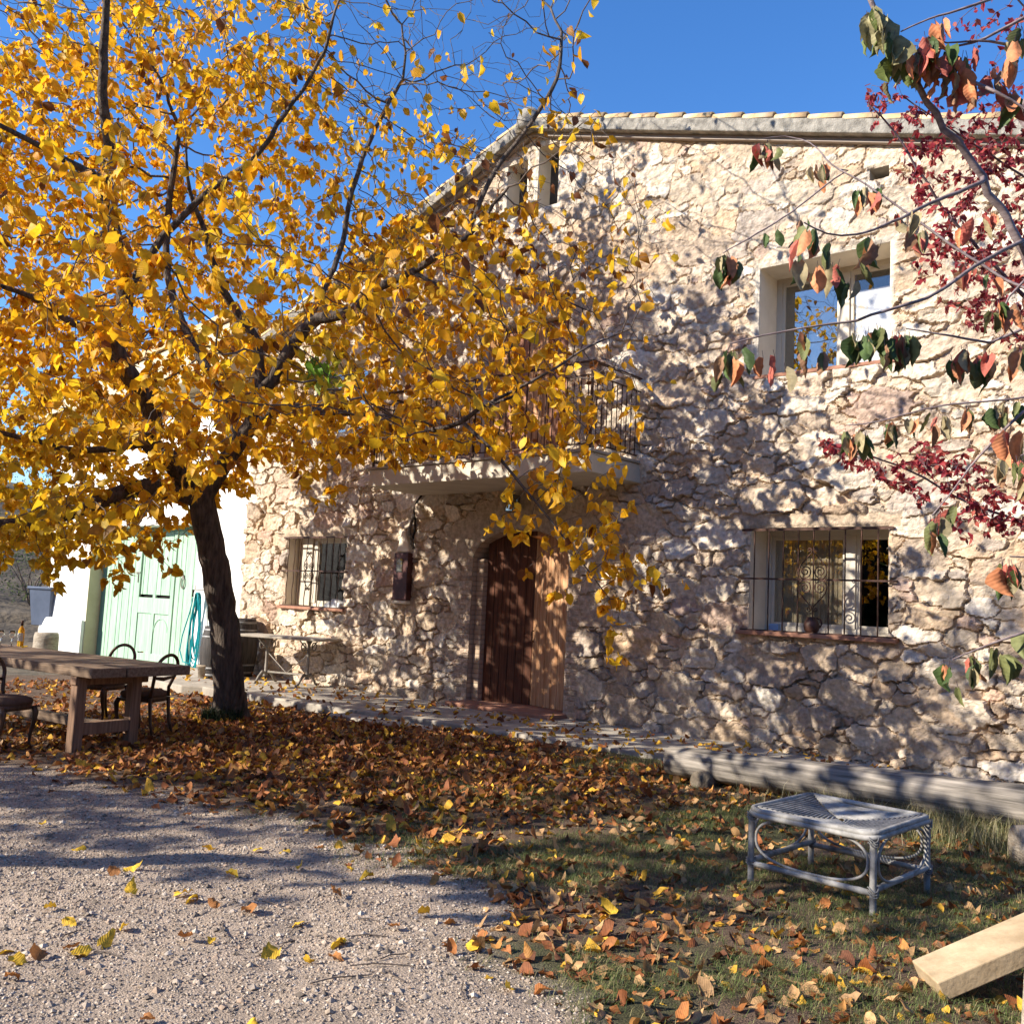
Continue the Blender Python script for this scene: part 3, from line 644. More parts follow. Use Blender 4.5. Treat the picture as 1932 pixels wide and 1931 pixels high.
m = MB(); m.tube([(.16, 0, .64), (.08, -.02, .55), (.03, -.03, .38), (.06, -.02, .22), (.05, -.01, .05), (.0, 0, -.1), (-.1, 0, -.30)], .018, 7); m.build('cable_run', M['dark'], cb, True)
m = MB(); m.tube([(.02, -.03, .30), (-.05, -.04, .05), (.08, -.04, -.25)], .028, 6); m.build('wooden_batten', M['greywood'], cb, True)

# ---- long dining table
TU = np.array([-.992, -.125, 0]); ang_t = math.atan2(TU[1], TU[0])
TO = np.array([.02, -5.86, 0])     # near end, middle of the width
TZ = .80
tab = empty('dining_table', (TO[0], TO[1], -.05), ang_t, 'long heavy wooden dining table under the yellow tree', 'table')
# local x runs from the near end away to the left, local y across
tl = 4.3; hw_ = .57
for i, (a, b) in enumerate(((-hw_, -.2), (-.193, .19), (.197, hw_))):
    m = MB(); m.box((-.02*(i % 2), a, TZ-.045), (tl, b, TZ+.05)); m.build('top_board', M['tablewood'], tab, bevel=.008)
for lx in (.30, 3.25):
    for ly in (.50, -.12):
        m = MB(); P = [(lx-.055, ly-.055), (lx+.055, ly-.055), (lx+.055, ly+.055), (lx-.055, ly+.055)]
        m.prism(P, -.02, TZ-.047, 'z'); m.build('leg', M['legwood'], tab, bevel=.01)
    m = MB(); m.box((lx-.045, -.065, .18), (lx+.045, .445, .30)); m.build('cross_stretcher', M['legwood'], tab, bevel=.008)
    m = MB(); m.box((lx-.05, -.25, TZ-.13), (lx+.05, .57, TZ-.048)); m.build('top_bearer', M['legwood'], tab, bevel=.008)
m = MB(); m.box((.346, .13, .20), (3.2, .24, .29)); m.build('long_stretcher', M['tablewood'], tab, bevel=.008)

# ---- bottle and glasses on the table
tz_ = TZ+.0
def ontable(x, y): p = ground(x, y, tz_); return (p[0], p[1], tz_)
bp = ontable(38, 1219)
bo = empty('wine_bottle', bp, .6, 'bottle of amber wine with a pale label standing on the table', 'bottle')
sb = 1.0
m = MB(); m.lathe([(.001, .0), (.036, .0), (.038, .01), (.038, .19), (.032, .215), (.016, .24), (.0145, .285), (.001, .286)], n=20); m.build('body', M['amber'], bo, True)
m = MB(); m.lathe([(.0155, .255), (.0165, .262), (.0165, .315), (.0155, .318), (.001, .319)], n=16); m.build('capsule', M['clay'], bo, True)
m = MB()
V = []; Fc = []
for i in range(13):
    a = math.radians(-175+i*13); V += [(.0388*math.cos(a), .0388*math.sin(a), .065), (.0388*math.cos(a), .0388*math.sin(a), .165)]
for i in range(12): Fc.append((2*i, 2*i+2, 2*i+3, 2*i+1))
m.add(V, Fc).build('label', M['plaswhite'], bo, True)
m = MB()   # little silhouette of a standing hound printed on the label
def lab(u, v): a = math.radians(-97)+u/.0392; return (.0394*math.cos(a), .0394*math.sin(a), .118+v)
for q in ([(-.014, .004), (.012, .002), (.012, .010), (-.012, .013)], [(-.016, .012), (-.010, .009), (-.012, .024), (-.017, .022)], [(-.022, .019), (-.013, .018), (-.012, .025), (-.016, .026)],
          [(-.013, -.016), (-.011, -.016), (-.008, .006), (-.013, .006)], [(.008, -.016), (.0105, -.016), (.012, .006), (.006, .006)], [(.011, .008), (.012, .004), (.020, .012), (.018, .013)]):
    m.add([lab(u, v) for u, v in q], [(0, 1, 2, 3)])
m.build('label_emblem', M['dark'], bo)
def wineglass(loc, lab_):
    o = empty('wine_glass', loc, 0, lab_, 'wine glass')
    m = MB(); m.lathe([(.001, 0), (.034, .0), (.034, .003), (.004, .006), (.0035, .085), (.014, .095), (.034, .12), (.038, .15), (.031, .19), (.0305, .19), (.0365, .15), (.033, .121), (.013, .098), (.001, .095)], n=22); m.build('bowl_and_stem', M['wineglass'], o, True)
wineglass(ontable(21, 1219), 'clear stemmed wine glass on the table next to the bottle')
wineglass(ontable(0, 1218), 'clear stemmed wine glass cut by the left edge of the picture')

# ---- balloon-back chairs
def chair(loc, rz, label):
    o = empty('dining_chair', loc, rz, label, 'chair', 'balloon back chairs around the dining table')
    # local: seat centre at origin, faces +x, back at -x
    m = MB(); P = [( .22*abs(math.cos(t))**.6*np.sign(math.cos(t)), (.225-.025*(math.cos(t) < 0))*abs(math.sin(t))**.6*np.sign(math.sin(t))) for t in np.linspace(0, 2*math.pi, 28, endpoint=False)]
    V = []; Fc = []; prof = [(.90, .435), (1.0, .445), (1.02, .47), (.97, .495), (.75, .515), (.4, .525)]
    for s_, z in prof:
        for x_, y_ in P: V.append((x_*s_, y_*s_, z))
    n = len(P)
    for i in range(len(prof)-1):
        for k in range(n): Fc.append((i*n+k, i*n+(k+1) % n, (i+1)*n+(k+1) % n, (i+1)*n+k))
    Fc += [tuple(range(n)), tuple(range((len(prof)-1)*n, len(prof)*n))]
    m.add(V, Fc).build('seat', M['velvet'], o, True)
    V = []; Fc = []
    for s_, z in ((.95, .385), (1.0, .39), (1.0, .44), (.9, .443)):
        for x_, y_ in P: V.append((x_*s_, y_*s_, z))
    for i in range(3):
        for k in range(n): Fc.append((i*n+k, i*n+(k+1) % n, (i+1)*n+(k+1) % n, (i+1)*n+k))
    Fc += [tuple(range(n)), tuple(range(3*n, 4*n))]
    MB().add(V, Fc).build('seat_rail', M['chairwood'], o, True)
    for sy in (-1, 1):
        y_ = sy*.185
        MB().tube([(.19, y_, .42), (.215, y_*1.04, .36), (.205, y_*1.03, .25), (.175, y_, .13), (.175, y_, .05), (.195, y_*1.02, .0)], [.026, .03, .022, .016, .014, .017], 8).build('leg', M['chairwood'], o, True)
        MB().tube([(-.2, y_*.9, .43), (-.21, y_*.9, .3), (-.235, y_*.92, .14), (-.28, y_*.95, 0)], [.021, .02, .018, .015], 8).build('leg', M['chairwood'], o, True)
    pts_ = []
    for t in np.linspace(-.12*math.pi, 1.12*math.pi, 22):
        yy = .2*math.cos(t); zz = .74+.175*math.sin(t); pts_.append((-.21-.22*(zz-.5), yy, zz))
    pts_ = [(-.2, .165, .44), (-.205, .15, .54)]+pts_+[(-.205, -.15, .54), (-.2, -.165, .44)]
    MB().tube(pts_, .0195, 8).build('back_frame', M['chairwood'], o, True)
    MB().tube([(-.245, -.165, .66), (-.235, 0, .64), (-.245, .165, .66)], [.016, .024, .016], 8).build('back_rail', M['chairwood'], o, True)
    return o
p = ground(266, 1386, -.06); chair((p[0], p[1], -.06), math.radians(205), 'balloon back chair nearest the tree trunk, turned sideways to the table')
p = ground(190, 1363, -.08); chair((p[0], p[1], -.05), math.radians(290), 'balloon back chair behind the table in front of the green doors')
p = ground(8, 1325, .40); chair((p[0], p[1], -.05), math.radians(20), 'balloon back chair on the near side of the table, cut by the left edge')

# ---- barrels, hose, iron table
def barrel(loc, R, H, label, cat='barrel', hoops=((.07), (.2), (.8), (.93))):
    o = empty('barrel', loc, 0, label, cat, 'old barrels by the house')
    pr = [(.001, .01)] + [(R*(.80+.2*math.sin(math.pi*t)), H*t) for t in np.linspace(0, 1, 13)] + [(R*.74, H), (R*.74, H-.03), (.001, H-.03)]
    MB().lathe(pr, n=26).build('staves', M['barrel'], o, True)
    for t in hoops:
        r = R*(.80+.2*math.sin(math.pi*t))+.004
        MB().lathe([(r-.02, H*t-.02), (r, H*t-.02), (r+.001, H*t+.02), (r-.02, H*t+.02)], n=26).build('hoop', M['hoop'], o, True)
    return o
p = ground(405, 1282, .0); barrel((p[0], p[1], .03), .30, .93, 'dark barrel left of the trunk beside the teal hose')
p = ground(451, 1275, .03); barrel((p[0], p[1], .03), .30, 1.08, 'dark barrel against the stone wall right of the trunk')
p = onwall(374, 1150, -.12)
ho = empty('garden_hose', (p[0], -.12, 1.55), 0, 'teal garden hose coiled and hung on the white wall', 'hose')
m = MB()
for i in range(9):
    ww_ = .10+.02*i; hh_ = .62+.035*i; ph_ = random.uniform(-.03, .03)
    m.tube([(ww_*math.sin(t)*(.55+.45*(1-math.cos(t))/2)+ph_, -.02*i*.4-.02*math.sin(3*t+i), -hh_*(1-math.cos(t))) for t in np.linspace(0, 2*math.pi, 26)], .014, 6, False)
m.build('coil', M['hose'], ho, True)
MB().tube([(-.1, -.08, -.1), (-.16, -.09, -.4), (-.36, -.1, -.9), (-.38, -.12, -1.2), (-.2, -.14, -1.42), (.1, -.15, -1.45)], .014, 6).build('loose_end', M['hose'], ho, True)
MB().tube([(-.1, -.08, .06), (-.1, -.09, -.02), (-.1, -.09, -.09)], [.03, .016, .022], 8).build('spray_nozzle', M['dark'], ho, True)
MB().tube([(.0, .12, .06), (0, -.1, .06), (0, -.1, .16)], .012, 6).build('hook', M['castiron'], ho, True)
p = ground(387, 1279, .03)
o = empty('plant_pot', (p[0]-.0, p[1], .03), 0, 'short pale flower pot under the hanging hose', 'pot'); 
MB().lathe([(.12, 0), (.15, .2), (.165, .2), (.165, .24), (.14, .24), (.13, .2), (.001, .2)], n=20).build('pot_body', M['stump'], o, True)

itz = .80
PA_ = ground(500, 1288, .03); PB_ = ground(578, 1295, .03); it_c = (PA_+PB_)/2; it_a = math.atan2((PB_-PA_)[1], (PB_-PA_)[0]); sp = np.linalg.norm((PB_-PA_)[:2])/2
it = empty('iron_table', (it_c[0], it_c[1], .03), it_a, 'long stone-topped table with cast iron pedestals against the stone wall', 'table')
m = MB(); m.box((-sp-.48, -.33, .80), (sp+.42, .33, .845)); m.build('tabletop', M['slab'], it, bevel=.012)
for sx in (-sp, sp):
    m = MB(); m.lathe([(.055, .12), (.03, .16), (.026, .5), (.035, .56), (.026, .6), (.028, .72), (.06, .79)], (sx, 0, 0), 12); m.build('pedestal', M['castiron'], it, True)
    for sy in (-1, 1):
        MB().tube([(sx, 0, .17), (sx, sy*.1, .2), (sx, sy*.2, .12), (sx, sy*.27, .03), (sx, sy*.32, .02)], [.03, .028, .022, .02, .028], 8).build('foot', M['castiron'], it, True)
        MB().tube([(sx, sy*.03, .62)]+[(sx, sy*(.16+.07*math.cos(t)), .68+.07*math.sin(t)) for t in np.linspace(math.pi*1.2, -math.pi*.9, 14)]+[(sx, sy*.28, .79)], .012, 6).build('scroll_bracket', M['castiron'], it, True)
MB().bar((-sp, 0, .2), (sp, 0, .2), .012, .03).build('stretcher', M['castiron'], it)
MB().tube([(-sp, 0, .55), (0, 0, .2), (sp, 0, .55)], .009, 6).build('stay_rod', M['castiron'], it, True)

# ---- rattan stool
A = ground(1424, 1662, .0); B = ground(1643, 1731, .0)
sc_c = np.array([6.83, -5.02, 0]); so = empty('rattan_stool', (6.83, -5.0, -.005), math.radians(-4), 'weathered grey rattan stool with hoop sides standing on the leafy lawn', 'stool')
HX, HY, HT = .375, .385, .435
def cane(pts_, r, name, mt='rattan', n=9, nodes=False):
    P = []; R = []
    for i in range(len(pts_)-1):
        a = Vector(pts_[i]); b = Vector(pts_[i+1]); k = max(2, int((b-a).length/.035))
        for j in range(k + (i == len(pts_)-2)):
            P.append(a.lerp(b, j/k)); R.append(r*(1+(.14 if (len(P) % 5 == 0 and nodes) else 0)))
    return MB().tube(P, R, n).build(name, M[mt], so, True)
for sx in (-1, 1):
    for sy in (-1, 1): cane([(sx*HX, sy*HY, 0), (sx*HX, sy*HY, HT-.03)], .019, 'leg', nodes=True)
for sy in (-1, 1): cane([(-HX, sy*HY, .13), (HX, sy*HY, .13)], .017, 'lower_rail', nodes=True)
for sx in (-1, 1): cane([(sx*HX, -HY, .145), (sx*HX, HY, .145)], .017, 'lower_rail', nodes=True)
def dish(x_, y_): return .012*((x_/HX)**2)-.022*(1-(y_/HY)**2)*(1) + .03*abs(x_/HX)**2 - .006
# seat frame: rounded rectangle, two canes thick
def rr(hx, hy, rc, z, n=6):
    P = []
    for cx_, cy_, a0 in ((hx-rc, hy-rc, 0), (-hx+rc, hy-rc, 90), (-hx+rc, -hy+rc, 180), (hx-rc, -hy+rc, 270)):
        for i in range(n+1): a = math.radians(a0+90*i/n); P.append((cx_+rc*math.cos(a), cy_+rc*math.sin(a), z))
    P.append(P[0]); return P
for z_, gx in ((HT-.03, .02), (HT-.005, .012)):
    P = rr(HX+gx, HY+gx, .07, z_); MB().tube([(x_, y_, z+.02*abs(x_/HX)**2) for x_, y_, z in P], .0165, 8, False).build('seat_frame', M['rattan'], so, True)
# woven top: concentric squares of thin cane whose mitres form the cross seen from above
for side in range(4):
    m = MB()
    for i in range(17):
        t = .03+i*.0225
        h = HX-t
        if h < .015: break
        Q = [(-h, HY-t), (h, HY-t)]
        P = []
        for j in range(9):
            x_ = -h+2*h*j/8; y_ = HY-t; a = side*math.pi/2; xr, yr = x_*math.cos(a)-y_*math.sin(a), x_*math.sin(a)+y_*math.cos(a)
            P.append((xr, yr, HT+dish(xr, yr)+.004*math.cos(math.pi*(j/4-1))))
        m.tube(P, .0068, 6)
    tag(m.build('woven_seat', M['rattandark'] if side % 2 else M['rattan'], so, True), kind=None)
# hoops in the four sides, joined by lashings
for a in range(4):
    P = []
    for t in np.linspace(0, 2*math.pi, 40):
        cs, sn_ = math.cos(t), math.sin(t); x_ = (HX-.03)*abs(cs)**.75*np.sign(cs); z_ = .285+.135*abs(sn_)**.8*np.sign(sn_)
        an = a*math.pi/2; y_ = -HY+.0; P.append((x_*math.cos(an)-y_*math.sin(an), x_*math.sin(an)+y_*math.cos(an), z_))
    MB().tube(P, .0085, 7, False).build('side_hoop', M['rattan'], so, True)
for sx in (-1, 1):
    for sy in (-1, 1):
        for z_ in (.137, HT-.03):
            m = MB()
            for k in range(3): m.tube([(sx*HX+(.028)*math.cos(t)*1.0, sy*HY+.028*math.sin(t), z_-.015+.015*k+.012*math.sin(t*2)) for t in np.linspace(0, 6.28, 14)], .004, 5, False)
            m.build('lashing', M['rattandark'], so, True)

# ---- log bench and its chocks, board and stumps on the right
LA = onwall(1264, 1434, -2.62); LR_ = onwall(1932, 1522, -2.62); LB = LA+(LR_-LA)*1.9
def log(name, a, b, ra, rb, label, cat, mat='greywood', n=22, seg=40, group=None):
    a = np.array(a, float); b = np.array(b, float); d = (b-a)/np.linalg.norm(b-a); up = np.array([0, 0, 1.]) if abs(d[2]) < .9 else np.array([0, 1., 0]); xx = np.cross(d, up); xx /= np.linalg.norm(xx); yy = np.cross(xx, d)
    T, K = np.meshgrid(np.linspace(0, 1, seg), np.linspace(0, 2*np.pi, n, endpoint=False), indexing='ij')
    Ln = np.linalg.norm(b-a); R = ra+(rb-ra)*T; R = R*(1+.10*(fbm(T*Ln*1.2+5, np.cos(K)*1.5+3, 3, 7, np.sin(K)*1.5+3)-.5)+.05*(fbm(T*Ln*.5, K*5, 3, 8)-.5))
    R = R*np.where((T < 1e-6) | (T > 1-1e-6), .93, 1)
    Vv = a + T[..., None]*(b-a) + R[..., None]*(np.cos(K)[..., None]*xx+np.sin(K)[..., None]*yy)
    V = Vv.reshape(-1, 3); i = np.arange(seg*n).reshape(seg, n); j = np.roll(i, -1, 1)
    Q = np.stack([i[:-1], j[:-1], j[1:], i[1:]], -1).reshape(-1, 4)
    V = np.concatenate([V-a, [np.zeros(3)-d*.0], [(b-a)]]); c0, c1 = seg*n, seg*n+1
    Tt = np.concatenate([np.stack([j[0], i[0], np.full(n, c0)], -1), np.stack([i[-1], j[-1], np.full(n, c1)], -1)])
    o = from_np(name, V, [Q, Tt], M[mat], None, True); o.location = a.tolist(); return tag(o, label, cat, group)
log('log_bench', LA, LB, .14, .19, 'long weathered log laid as a bench along the foot of the stone wall', 'log')
p = ground(1312, 1488, .0); log('log_section', (p[0]+.0, p[1]+.06, .06), (p[0]+.02, p[1]+.6, .06), .10, .10, 'short round log chock under the left end of the log bench', 'log', 'chock', 18, 8)
p = ground(1985, 1640, .0); log('log_section', (p[0]-.2, p[1]-.1, .13), (p[0]+.5, p[1]+.35, .13), .15, .15, 'cut log end lying in dry grass at the right edge of the picture', 'log', 'stump', 18, 8)
dB = np.array([.76, .65, .46]); dB /= np.linalg.norm(dB)
side = np.array([-.65, .76, 0]); upn = np.cross(dB, side); upn = upn/np.linalg.norm(upn)*(1 if np.cross(dB, side)[2] > 0 else -1)
c0 = ground(1784, 1890, .0); Lb = 1.25; Wb = .26; Tb = .085
bd_ = empty('wooden_board', c0, 0, 'pale weathered board leaning on a stump in the lower right corner', 'board')
P = []
for s_ in (0, Lb):
    for a_, b_ in ((0, 0), (Wb, 0), (Wb, Tb), (.0, Tb)): P.append(dB*s_+side*a_+upn*b_)
MB().add(P, [(0,1,2,3),(7,6,5,4),(0,4,5,1),(1,5,6,2),(2,6,7,3),(3,7,4,0)]).build('plank', M['board'], bd_, bevel=.006)
p = ground(1985, 1960, .0)
log('tree_stump', (p[0], p[1], -.05), (p[0]+.01, p[1], .27), .115, .105, 'grey cracked stump propping the pale board at the lower right corner', 'stump', 'stump', 20, 10)
p = ground(88, 1224, .0); p = np.array([-13.3, -1.35, -.1])
p = onwall(86, 1222, -1.3); log('tree_stump', (p[0], p[1], -.15), (p[0], p[1], p[2]+.34), .27, .26, 'pale knotty stump beside the white wall at the far left', 'stump', 'stump', 18, 8)
# blue-grey tub on a block
q = onwall(66, 1180, -.2)
tb = empty('plastic_tub', (q[0], .2, q[2]), .1, 'blue grey plastic tub standing on a block left of the white wall', 'tub')
m = MB(); V = []; 
for (hx_, hy_, z_) in ((.42, .3, 0), (.52, .38, .92), (.57, .42, .93), (.57, .42, 1.0), (.5, .36, 1.0), (.4, .28, .1)):
    V += [(-hx_, -hy_, z_), (hx_, -hy_, z_), (hx_, hy_, z_), (-hx_, hy_, z_)]
Fc = [(0, 1, 2, 3), (20, 21, 22, 23)]
for i in range(5):
    for k in range(4): Fc.append((i*4+k, i*4+(k+1) % 4, i*4+4+(k+1) % 4, i*4+4+k))
m.add(V, Fc).build('shell', M['tub'], tb, bevel=.02)
o = empty('concrete_block', (q[0]+.1, .2, 0), 0, 'rough block carrying the blue grey plastic tub', 'block')
MB().box((-.3, -.25, -.4), (.3, .25, q[2]-.005)).build('block_body', M['concrete'], o, bevel=.03)
# sill objects
o = empty('clay_jug', (4.55, -.02, 1.437), .3, 'small dark clay jug on the sill of the barred window by the log bench', 'jug')
MB().lathe([(.05, 0), (.085, .04), (.095, .1), (.075, .15), (.055, .17), (.065, .195), (.058, .195), (.05, .17), (.001, .16)], n=20).build('jug_body', M['clay'], o, True)
MB().tube([(.06, 0, .18), (.1, 0, .17), (.115, 0, .12), (.09, 0, .07)], .011, 6).build('handle', M['clay'], o, True)
o = empty('paper_box', (4.08, -.0, 1.437), 0, 'small light blue box on the left of the same window sill as the clay jug', 'box')
MB().box((-.06, -.04, 0), (.06, .04, .095)).build('box_body', M['tub'], o, bevel=.004)
o.children[0].data.materials[0] = noisy('light_blue_card', (.2, .32, .5), (.25, .38, .56), 3, .6, 0)
o = empty('folded_cloth', (-4.28, -.02, 1.40), 0, 'folded white cloth on the sill behind the wavy window bars', 'cloth')
MB().add([(-.2, -.06, 0), (.26, -.06, 0), (.26, .1, 0), (-.2, .1, 0), (-.18, -.05, .06), (.02, -.05, .16), (.25, -.05, .09), (.25, .09, .1), (.0, .09, .17), (-.18, .09, .07)], [(0,1,2,3),(0,4,5,6,1),(1,6,7,2),(2,7,8,9,3),(3,9,4,0),(4,9,8,5),(5,8,7,6)]).build('cloth_body', M['plaswhite'], o, bevel=.01)

# ================================================================== VEGETATION
def leaf_tpl(nu, nv=1, wid=.42, tip=1.0, peak=.35):
    us = np.linspace(0, 1, nu+1); V = []; 
    for i, u in enumerate(us):
        hw = wid*(np.sin(np.pi*min(1, u**.62*1.0))**.8 if 0 < u < 1 else 0)
        if i == 0: hw = wid*.35
        for j in range(-nv, nv+1): V.append((u + (-.10*abs(j)/nv if i == 0 else (-.03*abs(j)/nv)), hw*j/nv))
    V = np.array(V); k = 2*nv+1; Fs = []
    for i in range(nu):
        for j in range(k-1): Fs.append((i*k+j, i*k+j+1, (i+1)*k+j+1, (i+1)*k+j))
    return V, np.array(Fs)
def norm(a): return a/np.maximum(np.linalg.norm(a, axis=-1, keepdims=True), 1e-9)
def leaves(P, D, Nn, S, tpl, colr, fold=(.1, .6), curl=(-.2, .5), wave=.04, wscale=(.75, 1.1), twist=.3):
    T, Fq = tpl; n = len(P); k = len(T)
    D = norm(D); Nn = norm(Nn-(Nn*D).sum(1, keepdims=True)*D); B = np.cross(Nn, D)
    u = T[:, 0][None]; v = T[:, 1][None]*rng.uniform(*wscale, (n, 1))
    fo = np.tan(rng.uniform(*fold, (n, 1))); cu = rng.uniform(*curl, (n, 1)); ph = rng.uniform(0, 6.28, (n, 1)); tw = rng.normal(0, twist, (n, 1))
    wv_ = wave*np.sin(ph+u*9+v*7)*np.abs(v)/.4 + wave*.6*np.sin(ph*2+u*17)
    vv = v*np.cos(np.abs(fo*v)*1.2); ww_ = np.abs(v)*fo*.9 - cu*u*u + wv_ + tw*u*v
    uu = u*(1-.12*cu*cu)
    X3 = P[:, None] + S[:, None, None]*(uu[..., None]*D[:, None] + vv[..., None]*B[:, None] + ww_[..., None]*Nn[:, None])
    Fall = (Fq[None]+np.arange(n)[:, None, None]*k).reshape(-1, 4)
    Cc = np.repeat(colr, k, 0); uv = np.tile(np.stack([T[:, 0], T[:, 1], np.zeros(k)], 1), (n, 1))
    return X3.reshape(-1, 3), Fall, Cc, uv
def leafmesh(name, data, mat, parent=None, off=(0, 0, 0)):
    V, Fq, Cc, uv = data
    return from_np(name, V-np.array(off), [Fq], mat, parent, True, {'tint': Cc, 'luv': uv})
def merge(ds):
    Vs, Fs, Cs, Us = [], [], [], []; n = 0
    for V, Fq, C_, U_ in ds: Vs.append(V); Fs.append(Fq+n); Cs.append(C_); Us.append(U_); n += len(V)
    return np.concatenate(Vs), np.concatenate(Fs), np.concatenate(Cs), np.concatenate(Us)

def inpoly(px, py, poly):
    r = np.zeros(len(px), bool); n = len(poly)
    for i in range(n):
        x1, y1 = poly[i]; x2, y2 = poly[(i+1) % n]
        c = ((y1 > py) != (y2 > py)) & (px < (x2-x1)*(py-y1)/((y2-y1)+1e-12)+x1); r ^= c
    return r
def projv(P):
    d = P-CAM; z = d@fw; z = np.where(z > .1, z, .1); return 966+F*(d@CR)/z, 966-F*(d@CU)/z, d@fw

class Tree:
    def __init__(s): s.p = []; s.par = []; s.gr = []
    def guide(s, pts_, start=None, r0=.05, r1=.03, step=.14):
        """polyline of 3D points; joined to the nearest existing node"""
        pts_ = [np.asarray(q, float) for q in pts_]
        if start is None:
            if s.p:
                A_ = np.array(s.p); k = int(np.argmin(np.linalg.norm(A_-pts_[0], axis=1))); pts_ = [A_[k]]+pts_; par = k
            else: par = -1
        else: par = start; pts_ = [np.array(s.p[par])]+pts_
        # Catmull-Rom smoothing
        Pn = []; 
        for i in range(len(pts_)-1):
            a, b, c, d = pts_[max(i-1, 0)], pts_[i], pts_[i+1], pts_[min(i+2, len(pts_)-1)]
            k = max(1, int(np.linalg.norm(c-b)/step))
            for t in np.arange(k)/k: Pn.append(.5*((2*b)+(-a+c)*t+(2*a-5*b+4*c-d)*t*t+(-a+3*b-3*c+d)*t**3))
        Pn.append(pts_[-1])
        if par >= 0: Pn = Pn[1:]
        n = len(Pn)
        for i, q in enumerate(Pn):
            s.p.append(q + rng.normal(0, min(.008, r0*.12), 3)*(i > 0)); s.par.append(par); s.gr.append(r0+(r1-r0)*i/max(1, n-1)); par = len(s.p)-1
        return par
    def colonize(s, A, step=.16, infl=2.0, kill=.2, iters=80, trop=(0, 0, 0), jit=.25):
        P = np.array(s.p); alive = np.ones(len(A), bool); nd = np.full(len(A), 1e9); ni = np.zeros(len(A), int)
        def upd(Q, base):
            for c in range(0, len(Q), 200):
                q = Q[c:c+200]; d = np.linalg.norm(A[:, None]-q[None], axis=2); k = d.argmin(1); dm = d[np.arange(len(A)), k]; m_ = dm < nd
                nd[m_] = dm[m_]; ni[m_] = base+c+k[m_]
        upd(P, 0); trop = np.array(trop)
        allp = list(P)
        for it in range(iters):
            act = alive & (nd < infl)
            if not act.any(): break
            idx_ = np.where(act)[0]; AP = np.array(allp); dirs = norm(A[idx_]-AP[ni[idx_]])
            un, inv = np.unique(ni[idx_], return_inverse=True); sm_ = np.zeros((len(un), 3)); np.add.at(sm_, inv, dirs)
            dn = norm(norm(sm_) + trop + rng.normal(0, jit, sm_.shape)); Q = AP[un]+dn*step
            base = len(allp)
            for q, u_ in zip(Q, un): allp.append(q); s.p.append(q); s.par.append(int(u_)); s.gr.append(0)
            upd(Q, base); alive &= nd > kill
            if len(allp) > 26000: break
    def radii(s, tip=.0035, e=2.35):
        n = len(s.p); acc = np.zeros(n)
        ch = [0]*n
        for i in range(n-1, -1, -1):
            r_e = acc[i] if acc[i] > 0 else tip**e
            acc[i] = r_e
            if s.par[i] >= 0: acc[s.par[i]] += r_e; ch[s.par[i]] += 1
        r = np.maximum(acc**(1/e), np.array(s.gr)); 
        for i in range(n):
            if s.par[i] >= 0: r[i] = min(r[i], r[s.par[i]]*1.0)
        s.r = r; s.ch = np.array(ch); return r
    def mesh(s, rmin, rmax, sides=None):
        n = len(s.p); kids = [[] for _ in range(n)]
        for i, q in enumerate(s.par):
            if q >= 0: kids[q].append(i)
        m = MB(); done = set(); stack = [i for i, q in enumerate(s.par) if q < 0]; paths = []
        while stack:
            a = stack.pop(); path = [a] if s.par[a] < 0 else [s.par[a], a]
            while kids[a]:
                k = sorted(kids[a], key=lambda q: -s.r[q]); stack += k[1:]; a = k[0]; path.append(a)
            paths.append(path)
        V = []; Fc = []; nb_ = 0
        for path in paths:
            rr_ = [s.r[i] for i in path]
            if len(path) > 1 and s.par[path[1]] == path[0] and s.par[path[0]] != -2: rr_[0] = min(rr_[0], rr_[1]*1.15)
            sel = [k for k in range(len(path)) if rmin <= rr_[k] < rmax]
            if not sel: continue
            k0, k1 = sel[0], sel[-1]
            if k0 > 0: k0 -= 1
            sub = path[k0:k1+1]; sr = rr_[k0:k1+1]
            if len(sub) < 2: continue
            Pp = np.array([s.p[i] for i in sub]); mr_ = max(sr); ns = 4 if mr_ < .008 else 5 if mr_ < .02 else 9 if mr_ < .06 else 18
            T_ = norm(np.gradient(Pp, axis=0)); x_ = np.cross(T_[0], [.3, .2, .9] if abs(T_[0][2]) < .8 else [1, 0, 0]); x_ /= np.linalg.norm(x_)
            for i in range(len(sub)):
                x_ = x_-T_[i]*(x_@T_[i]); x_ /= np.linalg.norm(x_)+1e-9; y_ = np.cross(T_[i], x_)
                an = 2*np.pi*np.arange(ns)/ns; R_ = sr[i]*np.ones(ns)
                if ns >= 18: R_ = R_*(1+.13*(vnoise(an*1.4+9, np.full(ns, i*.35), None, 3)-.5)+.10*np.sin(an*5+i*.18)*.6)
                V.append(Pp[i]+np.cos(an)[:, None]*R_[:, None]*x_+np.sin(an)[:, None]*R_[:, None]*y_)
            for i in range(len(sub)-1):
                a0 = nb_+i*ns; q = np.arange(ns); Fc.append(np.stack([a0+q, a0+(q+1) % ns, a0+ns+(q+1) % ns, a0+ns+q], -1))
            nb_ += len(sub)*ns
        return np.concatenate(V), np.concatenate(Fc)
def rnd_dirs(n): return norm(rng.normal(0, 1, (n, 3)))

